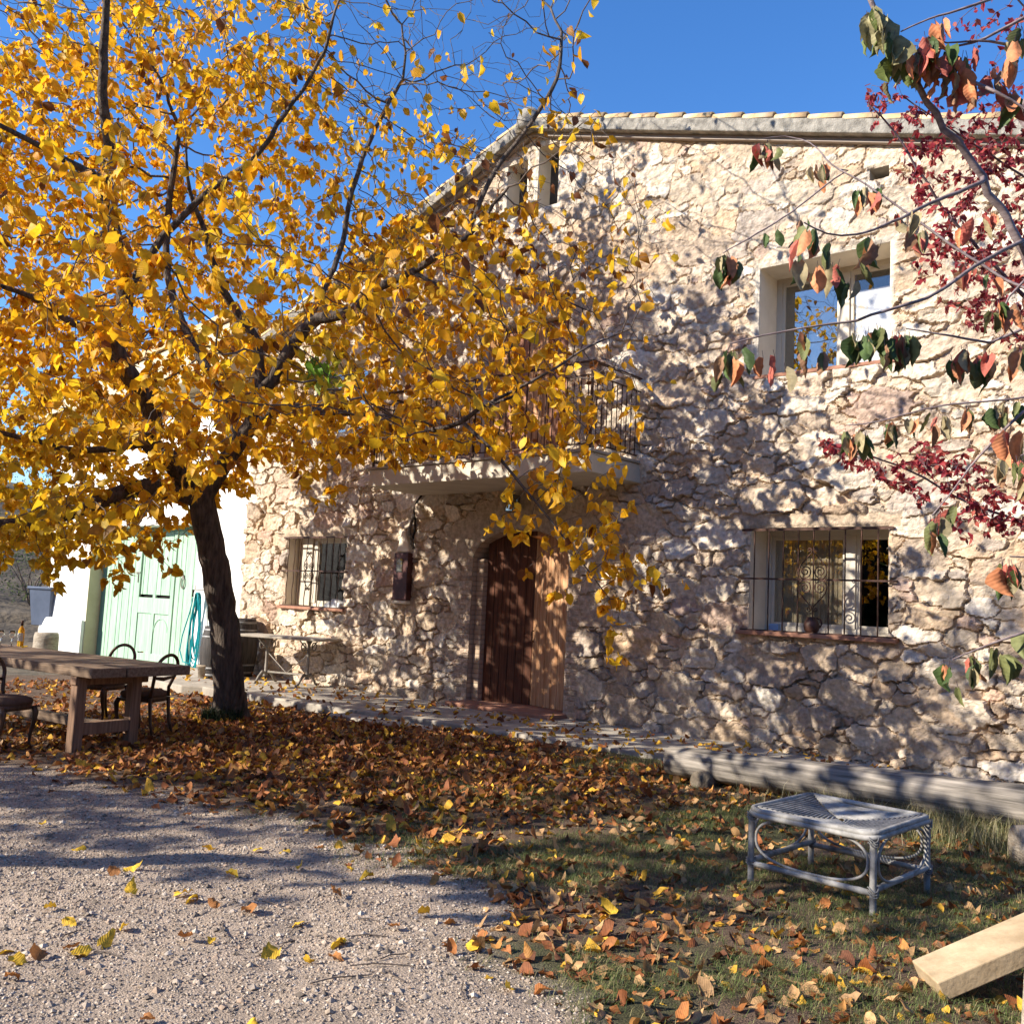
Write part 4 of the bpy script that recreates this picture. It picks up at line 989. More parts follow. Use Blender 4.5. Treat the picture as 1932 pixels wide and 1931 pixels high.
# ---------------- the yellow mulberry
T = Tree(); Zt = 12.4
def G(lst, **k): return T.guide([atz(x_, y_, z_) for x_, y_, z_ in lst], **k)
G([(432, 1350, 12.45), (432, 1300, 12.4), (428, 1230, 12.4), (418, 1140, 12.4), (402, 1050, 12.35), (388, 985, 12.3), (380, 945, 12.3)], r0=.205, r1=.165, step=.12)
trunk_n = len(T.p)-1
G([(352, 905, 12.1), (318, 868, 11.8), (283, 835, 11.6), (287, 797, 11.5), (282, 757, 11.4), (248, 716, 11.2), (212, 640, 11.0), (238, 553, 10.8), (216, 441, 10.5), (198, 343, 10.2), (208, 274, 10.0), (194, 196, 9.8), (197, 98, 9.6), (200, -20, 9.4), (190, -160, 9.2)], start=trunk_n, r0=.14, r1=.02)
G([(322, 925, 12.0), (270, 920, 11.6), (190, 945, 11.1), (105, 975, 10.7), (0, 993, 10.3), (-140, 960, 9.9), (-300, 900, 9.6)], start=trunk_n, r0=.12, r1=.05)
G([(405, 905, 12.3), (440, 850, 12.3), (474, 802, 12.2), (491, 748, 12.1), (527, 695, 12.0), (552, 652, 11.9), (573, 623, 11.8), (600, 603, 11.7), (659, 590, 11.5), (709, 545, 11.3), (780, 513, 11.1), (830, 477, 10.9), (900, 430, 10.7), (960, 350, 10.6)], start=trunk_n, r0=.125, r1=.014)
def near(x_, y_):
    P = np.array(T.p); px, py, _ = projv(P); return int(np.argmin(np.hypot(px-x_, py-y_)))
G([(484, 645, 11.9), (452, 595, 11.7), (426, 553, 11.5), (401, 490, 11.3), (387, 441, 11.1), (360, 370, 10.9), (350, 280, 10.7)], start=near(488, 735), r0=.07, r1=.014)
G([(538, 768, 11.9), (605, 777, 11.5), (666, 780, 11.1), (730, 787, 10.7), (777, 802, 10.4), (819, 812, 10.2), (870, 795, 10.0), (905, 770, 9.9), (970, 750, 9.8)], start=near(478, 795), r0=.06, r1=.016)
G([(310, 446, 10.9), (360, 395, 10.8), (411, 348, 10.7), (480, 299, 10.6), (538, 215, 10.5), (600, 120, 10.4), (640, 0, 10.3)], start=near(238, 553), r0=.05, r1=.01)
G([(151, 316, 10.1), (92, 284, 9.9), (41, 257, 9.7), (0, 238, 9.5), (-100, 180, 9.2)], start=near(198, 343), r0=.045, r1=.012)
G([(425, 775, 12.9), (395, 705, 13.3), (362, 645, 13.5), (335, 585, 13.6), (315, 500, 13.7), (320, 380, 13.8), (340, 240, 13.8)], start=near(440, 850), r0=.085, r1=.02)
G([(120, 600, 10.9), (60, 560, 10.7), (-60, 520, 10.4)], start=near(212, 640), r0=.05, r1=.02)
G([(150, 850, 11.0), (60, 830, 10.6), (-80, 800, 10.2)], start=near(283, 835), r0=.05, r1=.02)
G([(640, 480, 12.6), (660, 380, 12.8), (700, 260, 12.9), (760, 150, 12.9)], start=near(573, 623), r0=.045, r1=.01)
G([(930, 850, 9.8), (975, 905, 9.7), (1030, 970, 9.6), (1090, 1050, 9.6), (1150, 1130, 9.6)], start=near(870, 795), r0=.02, r1=.006)
G([(1040, 700, 9.9), (1100, 660, 10.0), (1190, 620, 10.1)], start=near(905, 770), r0=.018, r1=.006)
G([(880, 560, 10.9), (960, 545, 10.8), (1040, 560, 10.7), (1120, 590, 10.6)], start=near(780, 513), r0=.025, r1=.006)
G([(930, 330, 10.8), (990, 250, 10.8), (1050, 150, 10.8), (1060, 60, 10.9)], start=near(880, 440), r0=.014, r1=.004)
sil = [(-1500, -1500), (1040, -1500), (1050, -60), (1100, 120), (1150, 240), (1240, 360), (1300, 470), (1300, 620), (1250, 700), (1215, 820), (1235, 900), (1225, 1040), (1215, 1150), (1170, 1120), (1100, 1070), (1020, 1010), (930, 880), (820, 860), (700, 870), (640, 900), (545, 900), (500, 850), (470, 940), (430, 930), (350, 920), (260, 1000), (190, 1060), (120, 1080), (40, 1040), (-1500, 1120)]
A = rng.normal(0, 1, (26000, 3)); A = norm(A)*(rng.uniform(0.12, 1, (26000, 1))**(1/2.4)); A = A*np.array([6.6, 4.9, 5.6])+np.array([-1.5, -4.9, 5.9])
px, py, pz = projv(A)
vis = (px > -50) & (px < 1982) & (py > -50) & (py < 1982) & (pz > 0)
ok = (A[:, 1] < -.5) & (A[:, 2] > 1.9) & (pz > 5.5) & (~vis | inpoly(px, py, sil))
# drooping strand near the balcony and door hangs lower and nearer
ok &= ~((px > 880) & (py > 850) & ((pz > 10.2) | (pz < 8.8)))
# keep the space under the crown, between the limbs and the paving, open
ok &= ~((A[:, 2] < 3.0) & (px > 420) & (px < 900))
ok &= ~((A[:, 0] > .2) & (A[:, 1] < -4.3) & (A[:, 2] > 4.8))
ok &= ~((A[:, 0] > -1.2) & (A[:, 1] < -6.0) & (A[:, 2] > 5.0))
A = A[ok]; print('attractors', len(A))
A = A[:9000]
ex = []   # extra points to thicken the hanging strand and the lower left skirts
for (x_, y_, z_, sx_, sy_, n_) in ((1010, 900, 9.8, 45, 60, 60), (1100, 960, 9.7, 50, 60, 70), (1170, 1060, 9.6, 35, 60, 50), (1060, 820, 9.9, 70, 60, 80), (960, 960, 9.7, 15, 30, 8), (620, 860, 11.2, 60, 40, 50), (160, 1040, 10.8, 90, 30, 80), (1130, 700, 10.0, 60, 60, 70)):
    for _ in range(n_): ex.append(atz(x_+rng.normal(0, sx_), y_+rng.normal(0, sy_), z_+rng.normal(0, .35)))
for (xa, xb, ya, yb, n_) in ((640, 1090, -80, 300, 420), (0, 650, -120, 180, 420), (880, 1060, 150, 330, 60)):
    for _ in range(n_): ex.append(atz(rng.uniform(xa, xb), rng.uniform(ya, yb), rng.uniform(10, 13.5)))
A = np.concatenate([A, np.array(ex)])
T.colonize(A, step=.17, infl=3.5, kill=.22, iters=90, trop=(0, 0, -.03), jit=.22)
T.radii(.0030)
tb0 = T.p[0]; tp = np.array(T.p)
mul = empty('mulberry_tree', tb0, 0, 'large yellow-leaved tree with a dark furrowed trunk in front of the stone house', 'tree')
V, Fq = T.mesh(.016, 9); from_np('trunk', V-tb0, [Fq], M['bark'], mul, True)
V, Fq = T.mesh(0, .016); from_np('twigs', V-tb0, [Fq], M['twig'], mul, True)
# root flare and the knot half way up the trunk
T.r = np.array(T.r)
MB().lathe([(.36, -.12), (.285, .0), (.232, .12), (.208, .3), (.19, .32)], (0, 0, 0), 20).build('root_flare', M['bark'], mul, True)
px, py, pz = projv(tp)
cand = np.where((T.r < .0135) & (np.arange(len(tp)) > trunk_n))[0]
dens = np.full(len(tp), 5.4); dens += 2.4*sstep(650, 350, px)*sstep(150, 350, py)
dens[(px > 640) & (py < 300)] = .42; dens[(px > 860) & (py < 380)] = .3; dens[(py < 90)] *= .5; dens[(px > 1000) & (py < 520)] = .9; dens[(px > 640) & (px < 900) & (py > 200) & (py < 400)] = 1.5
dens[(px > 1080) & (py < 760)] = 1.15; dens[(px > 1180) & (py < 760)] = .9; dens[pz > 13.4] *= .8; dens[pz < 10.2] *= .62; dens[pz < 8.8] *= .6
tt_ = -tp[:, 1]/L.y; wx_ = tp[:, 0]+L.x*tt_; wz_ = tp[:, 2]+L.z*tt_      # where each twig's shadow meets the facade
thin = sstep(1.0, 2.2, wx_)*sstep(5.6, 6.6, wz_); dens *= (1-.86*thin)
kid = T.ch[cand] == 0
lam = dens[cand]*np.where(kid, 1.5, .9)*.75
cnt = rng.poisson(lam); rep = np.repeat(cand, cnt); nL = len(rep); print('nodes', len(tp), 'leaves', nL)
off = rnd_dirs(nL)*rng.uniform(.0, .09, (nL, 1)); P = tp[rep]+off+np.array([0, 0, -.02])
D = rnd_dirs(nL)*.75+np.array([0, 0, -.75]); Nn = rnd_dirs(nL)*.8+np.array([-.15, -.45, .35])
Sz = rng.uniform(.065, .15, nL)
base = np.array([[.84, .45, .016], [.88, .55, .026], [.74, .36, .014], [.80, .51, .022], [.42, .18, .02], [.20, .075, .022]])
ci = rng.choice(6, nL, p=[.34, .26, .2, .12, .055, .025]); Cc = base[ci]
Pq = projv(P); gl = sstep(420, 0, Pq[0])*sstep(650, 900, Pq[1]); gl = np.clip(gl*.5*rng.uniform(.2, 1.2, nL), 0, 1)[:, None]
Cc = Cc*(1-gl)+np.array([.36, .36, .03])*gl
gp = (np.exp(-(((Pq[0]-605)/45)**2+((Pq[1]-695)/40)**2))*rng.uniform(.3, 1.4, nL)); gp = np.clip(gp, 0, 1)[:, None]; Cc = Cc*(1-gp)+np.array([.17, .33, .03])*gp
bt = ((Pq[0] > 820) & (Pq[1] < 520) & (rng.random(nL) < .22))[:, None]; Cc = np.where(bt, np.array([.2, .075, .025]), Cc)
Cc = Cc*rng.uniform(.85, 1.1, (nL, 1))
tplA = leaf_tpl(3, 1, .40)
leafmesh('crown', leaves(P, D, Nn, Sz, tplA, Cc, fold=(.0, .7), curl=(-.3, .7), wave=.05), M['leaf'], mul, tb0)
# dark grassy tuft at the foot
def blades(P, Hh, lean, wd, cols, nseg=2):
    n = len(P); a = rng.uniform(0, 6.28, n); dirv = np.stack([np.cos(a), np.sin(a), np.zeros(n)], 1); side = np.stack([-np.sin(a), np.cos(a), np.zeros(n)], 1)*(wd/2)[:, None] if hasattr(wd, '__len__') else np.stack([-np.sin(a), np.cos(a), np.zeros(n)], 1)*wd/2
    Vs = []; up = np.array([0, 0, 1.])
    mid = P+up*(Hh*.6)[:, None]+dirv*(lean*Hh*.35)[:, None]; tip = P+up*(Hh*(1-.25*lean))[:, None]+dirv*(lean*Hh)[:, None]
    V = np.stack([P-side, P+side, mid+side*.7, mid-side*.7, tip], 1).reshape(-1, 3); b = np.arange(n)[:, None]*5
    Q = b+np.array([[0, 1, 2, 3]]); Tt = b+np.array([[3, 2, 4]]); return V, [Q, Tt], np.repeat(cols, 5, 0)
def grass_obj(name, P, Hh, lean, wd, cols, parent=None, off=(0, 0, 0)):
    V, Fs, Cc = blades(P, Hh, lean, wd, cols); return from_np(name, V-np.array(off), Fs, M['grass'], parent, False, {'tint': Cc})
n = 700; a = rng.uniform(0, 6.28, n); r = rng.uniform(.16, .34, n); bp = np.array([tb0[0], tb0[1], 0])+np.array([.12, -.12, 0]); P = bp+np.stack([np.cos(a)*r*.8+.0, np.sin(a)*r*.8-.05, np.full(n, -.06)], 1)
P = P[(P[:, 1] < tb0[1]+.02)]; n = len(P)
tag(grass_obj('grass_tuft', P, rng.uniform(.1, .24, n), rng.uniform(.3, 1.1, n), .008, np.tile([.03, .05, .018], (n, 1))*rng.uniform(.7, 1.3, (n, 1))), 'dark green grass tuft at the foot of the yellow tree', 'grass tuft')

# ---------------- cherry tree (big drooping leaves close to the viewer, trunk out of frame on the right)
Cz = Tree(); T = Cz
base_c = np.array([11.6, -7.6, 0.])
T.guide([base_c, base_c+[.02, .0, .8], base_c+[0, .03, 1.6]], r0=.12, r1=.09, step=.12)
def bez(lst): return [atz(x_, y_, z_) for x_, y_, z_ in lst]
k0 = len(T.p)-1
kA = T.guide(bez([(2090, 760, 4.1), (1965, 560, 4.05), (1925, 460, 4.0), (1887, 388, 3.98), (1854, 338, 3.95), (1820, 284, 3.92), (1766, 220, 3.9), (1715, 135, 3.85), (1685, 80, 3.85), (1654, 38, 3.8), (1640, -10, 3.8)]), start=k0, r0=.05, r1=.010, step=.06)
T.guide(bez([(2050, 300, 4.0), (1990, 100, 4.0), (1960, -60, 4.0)]), start=k0, r0=.04, r1=.015, step=.08)
T.guide(bez([(2080, 1100, 4.4), (2040, 1180, 4.3)]), start=k0-4, r0=.02, r1=.01, step=.08)
brs = [
 [(1854, 343, 3.9), (1752, 385, 3.8), (1685, 419, 3.7), (1617, 442, 3.6), (1560, 442, 3.55), (1516, 421, 3.5)],
 [(1932, 453, 4.0), (1854, 493, 3.9), (1769, 551, 3.8), (1715, 574, 3.75), (1644, 594, 3.7), (1616, 605, 3.7), (1519, 618, 3.7), (1440, 634, 3.7), (1377, 648, 3.7)],
 [(1950, 560, 4.6), (1901, 530, 4.7), (1806, 470, 4.8), (1725, 412, 4.9), (1637, 351, 5.0), (1570, 311, 5.1), (1529, 270, 5.2), (1480, 258, 5.3), (1440, 262, 5.3)],
 [(1600, 322, 5.1), (1583, 331, 5.1), (1495, 399, 5.1), (1430, 440, 5.1), (1364, 478, 5.1)],
 [(2000, 20, 3.9), (1932, 34, 3.8), (1858, 74, 3.8), (1787, 90, 3.8), (1730, 100, 3.8)],
 [(1990, -50, 4.0), (1867, 0, 3.8), (1752, 37, 3.8), (1700, 60, 3.8)],
 [(2000, 130, 4.0), (1932, 98, 3.9), (1867, 78, 3.8), (1786, 81, 3.8), (1752, 71, 3.8)],
 [(1735, 142, 3.9), (1820, 152, 3.8), (1880, 175, 3.7), (1932, 203, 3.7), (2000, 240, 3.6)],
 [(2000, 590, 3.9), (1932, 620, 3.8), (1867, 646, 3.8), (1822, 639, 3.8), (1710, 620, 3.8)],
 [(2030, 700, 3.8), (1932, 777, 3.7), (1864, 841, 3.7), (1785, 942, 3.7), (1759, 972, 3.7)],
 [(2040, 1160, 4.2), (1932, 1193, 4.1), (1870, 1215, 4.1), (1796, 1245, 4.1)],
 [(2040, 720, 5.0), (1932, 750, 5.0), (1778, 766, 5.0), (1654, 796, 5.0), (1598, 803, 5.0)],
 [(2000, 480, 3.7), (1932, 530, 3.6), (1890, 590, 3.6), (1920, 640, 3.6)],
 [(2040, 860, 3.6), (1960, 850, 3.5), (1925, 860, 3.5)],
 [(2040, 1040, 3.6), (1960, 1050, 3.6), (1905, 1050, 3.6)],
]
ends = []
for b in brs:
    pts_ = bez(b); P_ = np.array(T.p); k = int(np.argmin(np.linalg.norm(P_-pts_[0], axis=1))); j0 = len(T.p)
    T.guide(pts_, start=k, r0=.0105, r1=.0028, step=.05); ends.append((j0, len(T.p)))
T.radii(.0022); 
che = empty('cherry_tree', base_c, 0, 'cherry tree at the right edge with large drooping green and orange leaves', 'tree')
V, Fq = T.mesh(0, 9); from_np('trunk', V-base_c, [Fq], M['cherrybark'], che, True)
tpc = np.array(T.p); LP = []; 
def clus(p, n, spread=.03, drop=.02):
    for _ in range(n): LP.append((p + np.array([rng.normal(0, spread), rng.normal(0, spread), -abs(rng.normal(0, drop))])))
for (j0, j1), b in zip(ends, brs):
    L_ = j1-j0; step_ = 7
    for j in range(j0+int(L_*.15), j1, 1):
        q_ = projv(tpc[j:j+1]); 
        if rng.random() < .2: clus(tpc[j], rng.integers(2, 6), .022, .035)
    clus(tpc[j1-1], 4, .02, .03)
for x_, y_, z_, n in ((1655, 20, 3.8, 8), (1685, 60, 3.85, 7), (1640, 5, 3.8, 5), (1690, 100, 3.85, 4), (1530, 470, 3.55, 3), (1570, 480, 3.6, 3), (1610, 480, 3.6, 3), (1378, 662, 3.7, 6), (1475, 655, 3.7, 3), (1545, 640, 3.7, 2), (1620, 615, 3.7, 8), (1665, 610, 3.8, 8), (1700, 625, 3.8, 7), (1810, 650, 3.7, 7), (1860, 660, 3.7, 6), (1375, 482, 5.1, 5),
                     (1720, 90, 3.85, 5), (1760, 75, 3.85, 5), (1790, 120, 3.8, 6), (1830, 140, 3.8, 7), (1880, 120, 3.8, 6), (1915, 160, 3.8, 6), (1920, 60, 3.8, 4), (1890, 560, 3.6, 5), (1920, 790, 3.6, 6), (1905, 1050, 3.6, 4), (1640, 345, 5.0, 6), (1450, 265, 5.3, 7), (1540, 300, 5.2, 6), (1850, 400, 4.3, 6), (1800, 940, 3.7, 3), (1758, 990, 3.7, 2), (1890, 1225, 4.1, 1), (1625, 805, 5.0, 8), (1890, 840, 4.4, 5)):
    clus(atz(x_, y_, z_), n, .028, .035)
LP = np.array(LP); nL = len(LP); print('cherry leaves', nL)
D = rnd_dirs(nL)*.26+np.array([0, 0, -1.0]); Nn = rnd_dirs(nL)*1.0+np.array([.1, -.2, .0]); Sz = rng.uniform(.075, .13, nL)
q = projv(LP); top = sstep(560, 200, q[1])*sstep(1500, 1750, q[0])
cb_ = np.array([[.07, .11, .035], [.15, .16, .06], [.33, .27, .15], [.60, .24, .11], [.50, .14, .10], [.33, .18, .10]])
cg = np.array([.24, .24, .16, .12, .10, .14]); co = np.array([.08, .1, .12, .32, .26, .12])
ci = np.array([rng.choice(6, p=(cg*(1-t)+co*t)/np.sum(cg*(1-t)+co*t)) for t in top]); Cc = cb_[ci]*rng.uniform(.8, 1.25, (nL, 1))
tplB = leaf_tpl(7, 2, .26)
pet = .03
tipm = (np.hypot(q[0]-1665, q[1]-60) < 75); Cc[tipm] = np.array([[.12, .15, .04], [.38, .34, .18], [.30, .27, .13]])[rng.choice(3, tipm.sum())]
leafmesh('crown', leaves(LP+norm(D)*pet, D, Nn, Sz, tplB, Cc, fold=(.45, 1.25), curl=(-.4, .4), wave=.05, wscale=(.75, 1.05), twist=1.0), M['cherryleaf'], che, base_c)
mm_ = MB(); Dn = norm(D)
for a, b in zip(LP, LP+Dn*pet*1.05): mm_.tube([a, b], .0013, 3, False)
tag(mm_.build('petioles', M['plumbark'], che, off=base_c), kind='stuff')

# ---------------- purple-leaved plum between the cherry and the house
T = Tree(); base_p = np.array([10.6, -3.4, 0.])
T.guide([base_p, base_p+[.0, .0, .9], base_p+[-.05, .02, 1.7]], r0=.11, r1=.08, step=.14); k0 = len(T.p)-1
def PG(lst, st=None, r0=.02, r1=.006): return T.guide(bez(lst), start=st, r0=r0, r1=r1, step=.12)
PG([(2200, 800, 7.9), (2060, 700, 7.8), (1932, 560, 7.7), (1800, 420, 7.6), (1730, 320, 7.5), (1690, 250, 7.5), (1640, 200, 7.4)], k0, .045, .006)
PG([(2120, 420, 7.7), (1960, 350, 7.4), (1850, 280, 7.3), (1760, 220, 7.2), (1700, 180, 7.2)], k0, .03, .005)
PG([(2200, 1050, 7.9), (2040, 1010, 7.7), (1932, 985, 7.6), (1820, 945, 7.5), (1720, 890, 7.4), (1640, 860, 7.3), (1555, 835, 7.2)], k0, .03, .005)
PG([(2120, 200, 7.6), (1980, 60, 7.4), (1900, -20, 7.3)], k0, .03, .006)
A = []
def fill(poly, z0, z1, n):
    xs_ = [p_[0] for p_ in poly]; ys_ = [p_[1] for p_ in poly]; c = 0
    while c < n:
        x_ = rng.uniform(min(xs_), max(xs_)); y_ = rng.uniform(min(ys_), max(ys_))
        if inpoly(np.array([x_]), np.array([y_]), poly)[0]: A.append(atz(x_, y_, rng.uniform(z0, z1))); c += 1
fill([(1625, 130), (1700, 170), (1800, 150), (1932, 260), (2200, 400), (2200, 700), (1932, 640), (1850, 600), (1740, 480), (1700, 330), (1610, 200)], 6.7, 8.3, 620)
fill([(1530, 820), (1640, 840), (1760, 820), (1932, 900), (2150, 960), (2150, 1100), (1932, 1040), (1790, 1010), (1680, 930), (1560, 880)], 6.8, 8.1, 330)
fill([(1680, 30), (1760, 60), (1932, 0), (2150, -100), (2150, 300), (1932, 240), (1780, 150)], 6.6, 8.0, 160)
fill([(1690, 480), (1932, 620), (1932, 720), (1800, 620)], 6.9, 8.0, 40)
A = np.array(A); T.colonize(A, step=.09, infl=2.5, kill=.12, iters=70, jit=.25); T.radii(.0017)
plu = empty('plum_tree', base_p, 0, 'purple-leaved plum tree with tiny crimson leaves behind the cherry branches', 'tree')
V, Fq = T.mesh(0, 9); from_np('trunk', V-base_p, [Fq], M['plumbark'], plu, True)
tp = np.array(T.p); cand = np.where((T.r < .006) & (np.arange(len(tp)) > 30))[0]; q = projv(tp[cand]); lam = np.where(q[1] < 230, 2.0, 5.0); rep = np.repeat(cand, rng.poisson(lam)); nL = len(rep); print('plum leaves', nL)
P = tp[rep]+rnd_dirs(nL)*rng.uniform(0, .03, (nL, 1)); D = rnd_dirs(nL)*.8+np.array([0, 0, -.45]); Nn = rnd_dirs(nL)+np.array([0, -.4, .3])
cp = np.array([[.32, .03, .045], [.44, .05, .06], [.18, .022, .035], [.50, .12, .09], [.24, .05, .045]]); Cc = cp[rng.choice(5, nL)]*rng.uniform(.8, 1.2, (nL, 1))
leafmesh('crown', leaves(P, D, Nn, rng.uniform(.038, .07, nL), leaf_tpl(2, 1, .36), Cc, fold=(.1, .8)), M['leaf'], plu, base_p)

# ---------------- trees behind the viewer whose shade falls over the yard
def shade_tree(base, cc, rad, na, label, lsz=(.12, .2), lam=3.4, r0=.16):
    T = Tree(); base = np.array(base, float); cc = np.array(cc, float)
    T.guide([base, base+[.05, 0, 1.2], (base+cc)/2+[.0, 0, .2]], r0=r0, r1=r0*.7, step=.25)
    A = norm(rng.normal(0, 1, (na, 3)))*(rng.uniform(.1, 1, (na, 1))**(1/2.6))*np.array(rad)+cc
    T.colonize(A, step=.28, infl=6, kill=.36, iters=60, jit=.2); T.radii(.004)
    o = empty('shade_tree', base, 0, label, 'tree'); V, Fq = T.mesh(0, 9); from_np('trunk', V-base, [Fq], M['bark'], o, True)
    tp = np.array(T.p); cand = np.where((T.r < .02) & (tp[:, 2] > 1.5))[0]; rep = np.repeat(cand, rng.poisson(lam, len(cand))); nL = len(rep)
    P = tp[rep]+rnd_dirs(nL)*.12; Cc = base_cols[rng.choice(4, nL)]
    leafmesh('crown', leaves(P, rnd_dirs(nL)+np.array([0, 0, -.5]), rnd_dirs(nL)+np.array([0, 0, .5]), rng.uniform(*lsz, nL), tplA, Cc), M['leaf'], o, base); return o
base_cols = base[:4]
def under(gx, gy, z): t = z/(-L.z); return (gx-L.x*t, gy-L.y*t, z)    # the point at height z whose shadow lands on the ground at gx, gy
c1 = under(.8, -5.4, 4.6); shade_tree((c1[0], c1[1], 0), c1, (3.7, 2.7, 1.9), 900, 'leafy autumn tree behind the viewer whose shade covers the dining table')
c4 = (5.9-L.x*12.6/L.y, -12.6, 1.15-L.z/L.y*12.6); shade_tree((c4[0]-.5, c4[1]-.4, 0), c4, (2.7, 1.2, 1.5), 420, 'tall autumn tree behind the viewer whose shade dapples the foot of the stone wall', lam=3.2)
c3 = under(3.3, -7.35, 5.2); shade_tree((c3[0]+.5, c3[1]-.3, 0), c3, (2.3, .6, .7), 150, 'slim autumn tree behind the viewer whose shade streaks the gravel', lam=3.4)
c2 = under(6.2, -4.2, 4.6); shade_tree((c2[0]-.4, c2[1], 0), c2, (2.4, 2.0, 1.6), 480, 'smaller autumn tree behind the viewer whose shade reaches the stool')

n = 26000; th_ = rng.uniform(-2.35, .55, n); Rr = rng.normal(27, 1.2, n); P = np.stack([6+Rr*np.cos(th_)*1.15, -6+Rr*np.sin(th_), np.zeros(n)], 1); hh = 6.5+5*fbm(th_*5, th_*0+2, 4, 12); P[:, 2] = rng.uniform(0, 1, n)*hh
cc_ = np.array([[.06, .08, .03], [.10, .11, .04], [.22, .14, .05], [.05, .06, .03]])[rng.choice(4, n)]
wd = leafmesh('wood', leaves(P, rnd_dirs(n), rnd_dirs(n), rng.uniform(.6, 1.2, n), leaf_tpl(2, 1, .4), cc_), M['leaf']); tag(wd, 'far belt of dark trees behind the viewer, mirrored in the window panes', 'wood', kind='stuff')

# ---------------- shrubs and low growth on the bank at the far left
def shrub(x_, y_, rad, h, colr, label, nl=900, lsz=(.05, .11)):
    z0 = float(gz(x_, y_)); o = empty('shrub', (x_, y_, z0), 0, label, 'shrub', 'shrubs on the bank left of the white building')
    n = nl; P = norm(rng.normal(0, 1, (n, 3)))*(rng.uniform(.3, 1, (n, 1))**.5)*np.array([rad, rad, h/2])+np.array([0, 0, h*.52]); P *= (1+.25*(vnoise(P[:, 0]*2+9, P[:, 2]*2+9, P[:, 1]*2+9, 4)[:, None]-.5)*2)
    P = P[P[:, 2] > 0]; n = len(P)
    Cc = np.tile(colr, (n, 1))*rng.uniform(.6, 1.4, (n, 1)); leafmesh('foliage', leaves(P, rnd_dirs(n)+np.array([0, 0, .3]), rnd_dirs(n), rng.uniform(*lsz, n), leaf_tpl(2, 1, .3), Cc), M['leaf'], o)
    m = MB()
    for k in range(9): a = k*.7; m.tube([(0, 0, 0), (.2*rad*math.cos(a), .2*rad*math.sin(a), h*.35), (.6*rad*math.cos(a+.3), .6*rad*math.sin(a+.3), h*.8)], [.03, .02, .006], 5)
    m.build('stems', M['twig'], o)
for i, (x_, y_, rad, h, c_, lb) in enumerate(((-20.5, 1.5, 1.5, 2.0, [.08, .10, .04], 'dull green shrub on the dark bank nearest the tub'), (-23, -.5, 1.7, 2.2, [.15, .12, .06], 'dry brownish shrub on the bank further left'), (-25, 4, 2.0, 2.6, [.07, .09, .04], 'dark green shrub high on the bank'), (-28, 1, 2.4, 3, [.10, .10, .05], 'olive shrub at the top of the bank'), (-30, 6, 2.6, 3.4, [.06, .08, .035], 'tall dark shrub on the skyline'), (-22, 7, 2.2, 2.8, [.09, .09, .05], 'scrubby shrub behind the white building'), (-33, -3, 2.8, 3.2, [.12, .11, .06], 'pale dry shrub on the far slope'))):
    shrub(x_, y_, rad, h, np.array(c_), lb)

# ---------------- fallen leaves, pebbles, grass
PAL = np.array([[.36, .135, .04], [.25, .085, .03], [.47, .22, .06], [.66, .37, .04], [.15, .06, .03], [.42, .25, .12]])
def litter(X_, Y_, z_, sz, cols, curl=(-.9, .9), fold=(.0, .9), tpl=None):
    n = len(X_); a = rng.uniform(0, 6.28, n); D = np.stack([np.cos(a), np.sin(a), rng.normal(0, .22, n)], 1); Nn = rnd_dirs(n)*.5+np.array([0, 0, 1.0]); Nn[rng.random(n) < .35] *= -1
    return leaves(np.stack([X_, Y_, z_], 1), D, Nn, sz, tpl or leaf_tpl(4, 1, .38), cols, fold=fold, curl=curl, wave=.12, twist=1.0)
n = 110000; X_ = rng.uniform(-8, 9.5, n); Y_ = rng.uniform(-11.5, -.15, n)
lw_ = lawnness(X_, Y_); dn = fbm(X_*1.1+4, Y_*1.1, 3, 66)
core = np.exp(-(((X_-1.2)/3.4)**2+((Y_+4.2)/2.1)**2))
prob = lw_*(.15+.52*core+.25*sstep(.40, .60, dn)+.16*sstep(4, 6, X_)*sstep(-5.2, -6.2, Y_)) + .004
prob = np.where(Y_ > -2.05, .035+.03*sstep(.5, .7, dn), prob); prob = np.where(X_ < -4, prob*.45, prob)
prob = np.where((X_ > 6.2) & (Y_ < -2.2), prob*1.0, prob)
prob = np.where((Y_ < litter_edge(X_)-.5), .0, prob)
k = rng.random(n) < prob; X_, Y_ = X_[k], Y_[k]; n = len(X_); print('litter', n)
zz = gz_near(X_, Y_)+.006+rng.uniform(0, .018, n)*core[k]; zz = np.where((Y_ > -2.0) & (Y_ > -2.1), .07+.01*rng.random(n), zz)
q = projv(np.stack([X_, Y_, zz], 1))
sz = rng.uniform(.045, .105, n)*np.where(X_ > 5, .85, 1); mixy = sstep(6, 1, X_)
ci = rng.choice(6, n, p=[.29, .24, .17, .07, .15, .08]); ye = rng.random(n) < np.where(Y_ > -2.1, .45, .10); ci[ye] = 3
LC = PAL[ci]*rng.uniform(.75, 1.15, (n, 1)); lit_tan = ((rng.random(n) < .28*sstep(3.5, 6, X_)))[:, None]; LC = np.where(lit_tan, np.array([.46, .27, .12])*rng.uniform(.7, 1.2, (n, 1)), LC)  # paler tan leaves towards the sunlit side, sunlight put into their colour
tag(leafmesh('fallen_leaves', litter(X_, Y_, zz, sz, LC), M['drydleaf']), 'drift of brown and yellow fallen leaves over the yard', 'leaves', kind='stuff')
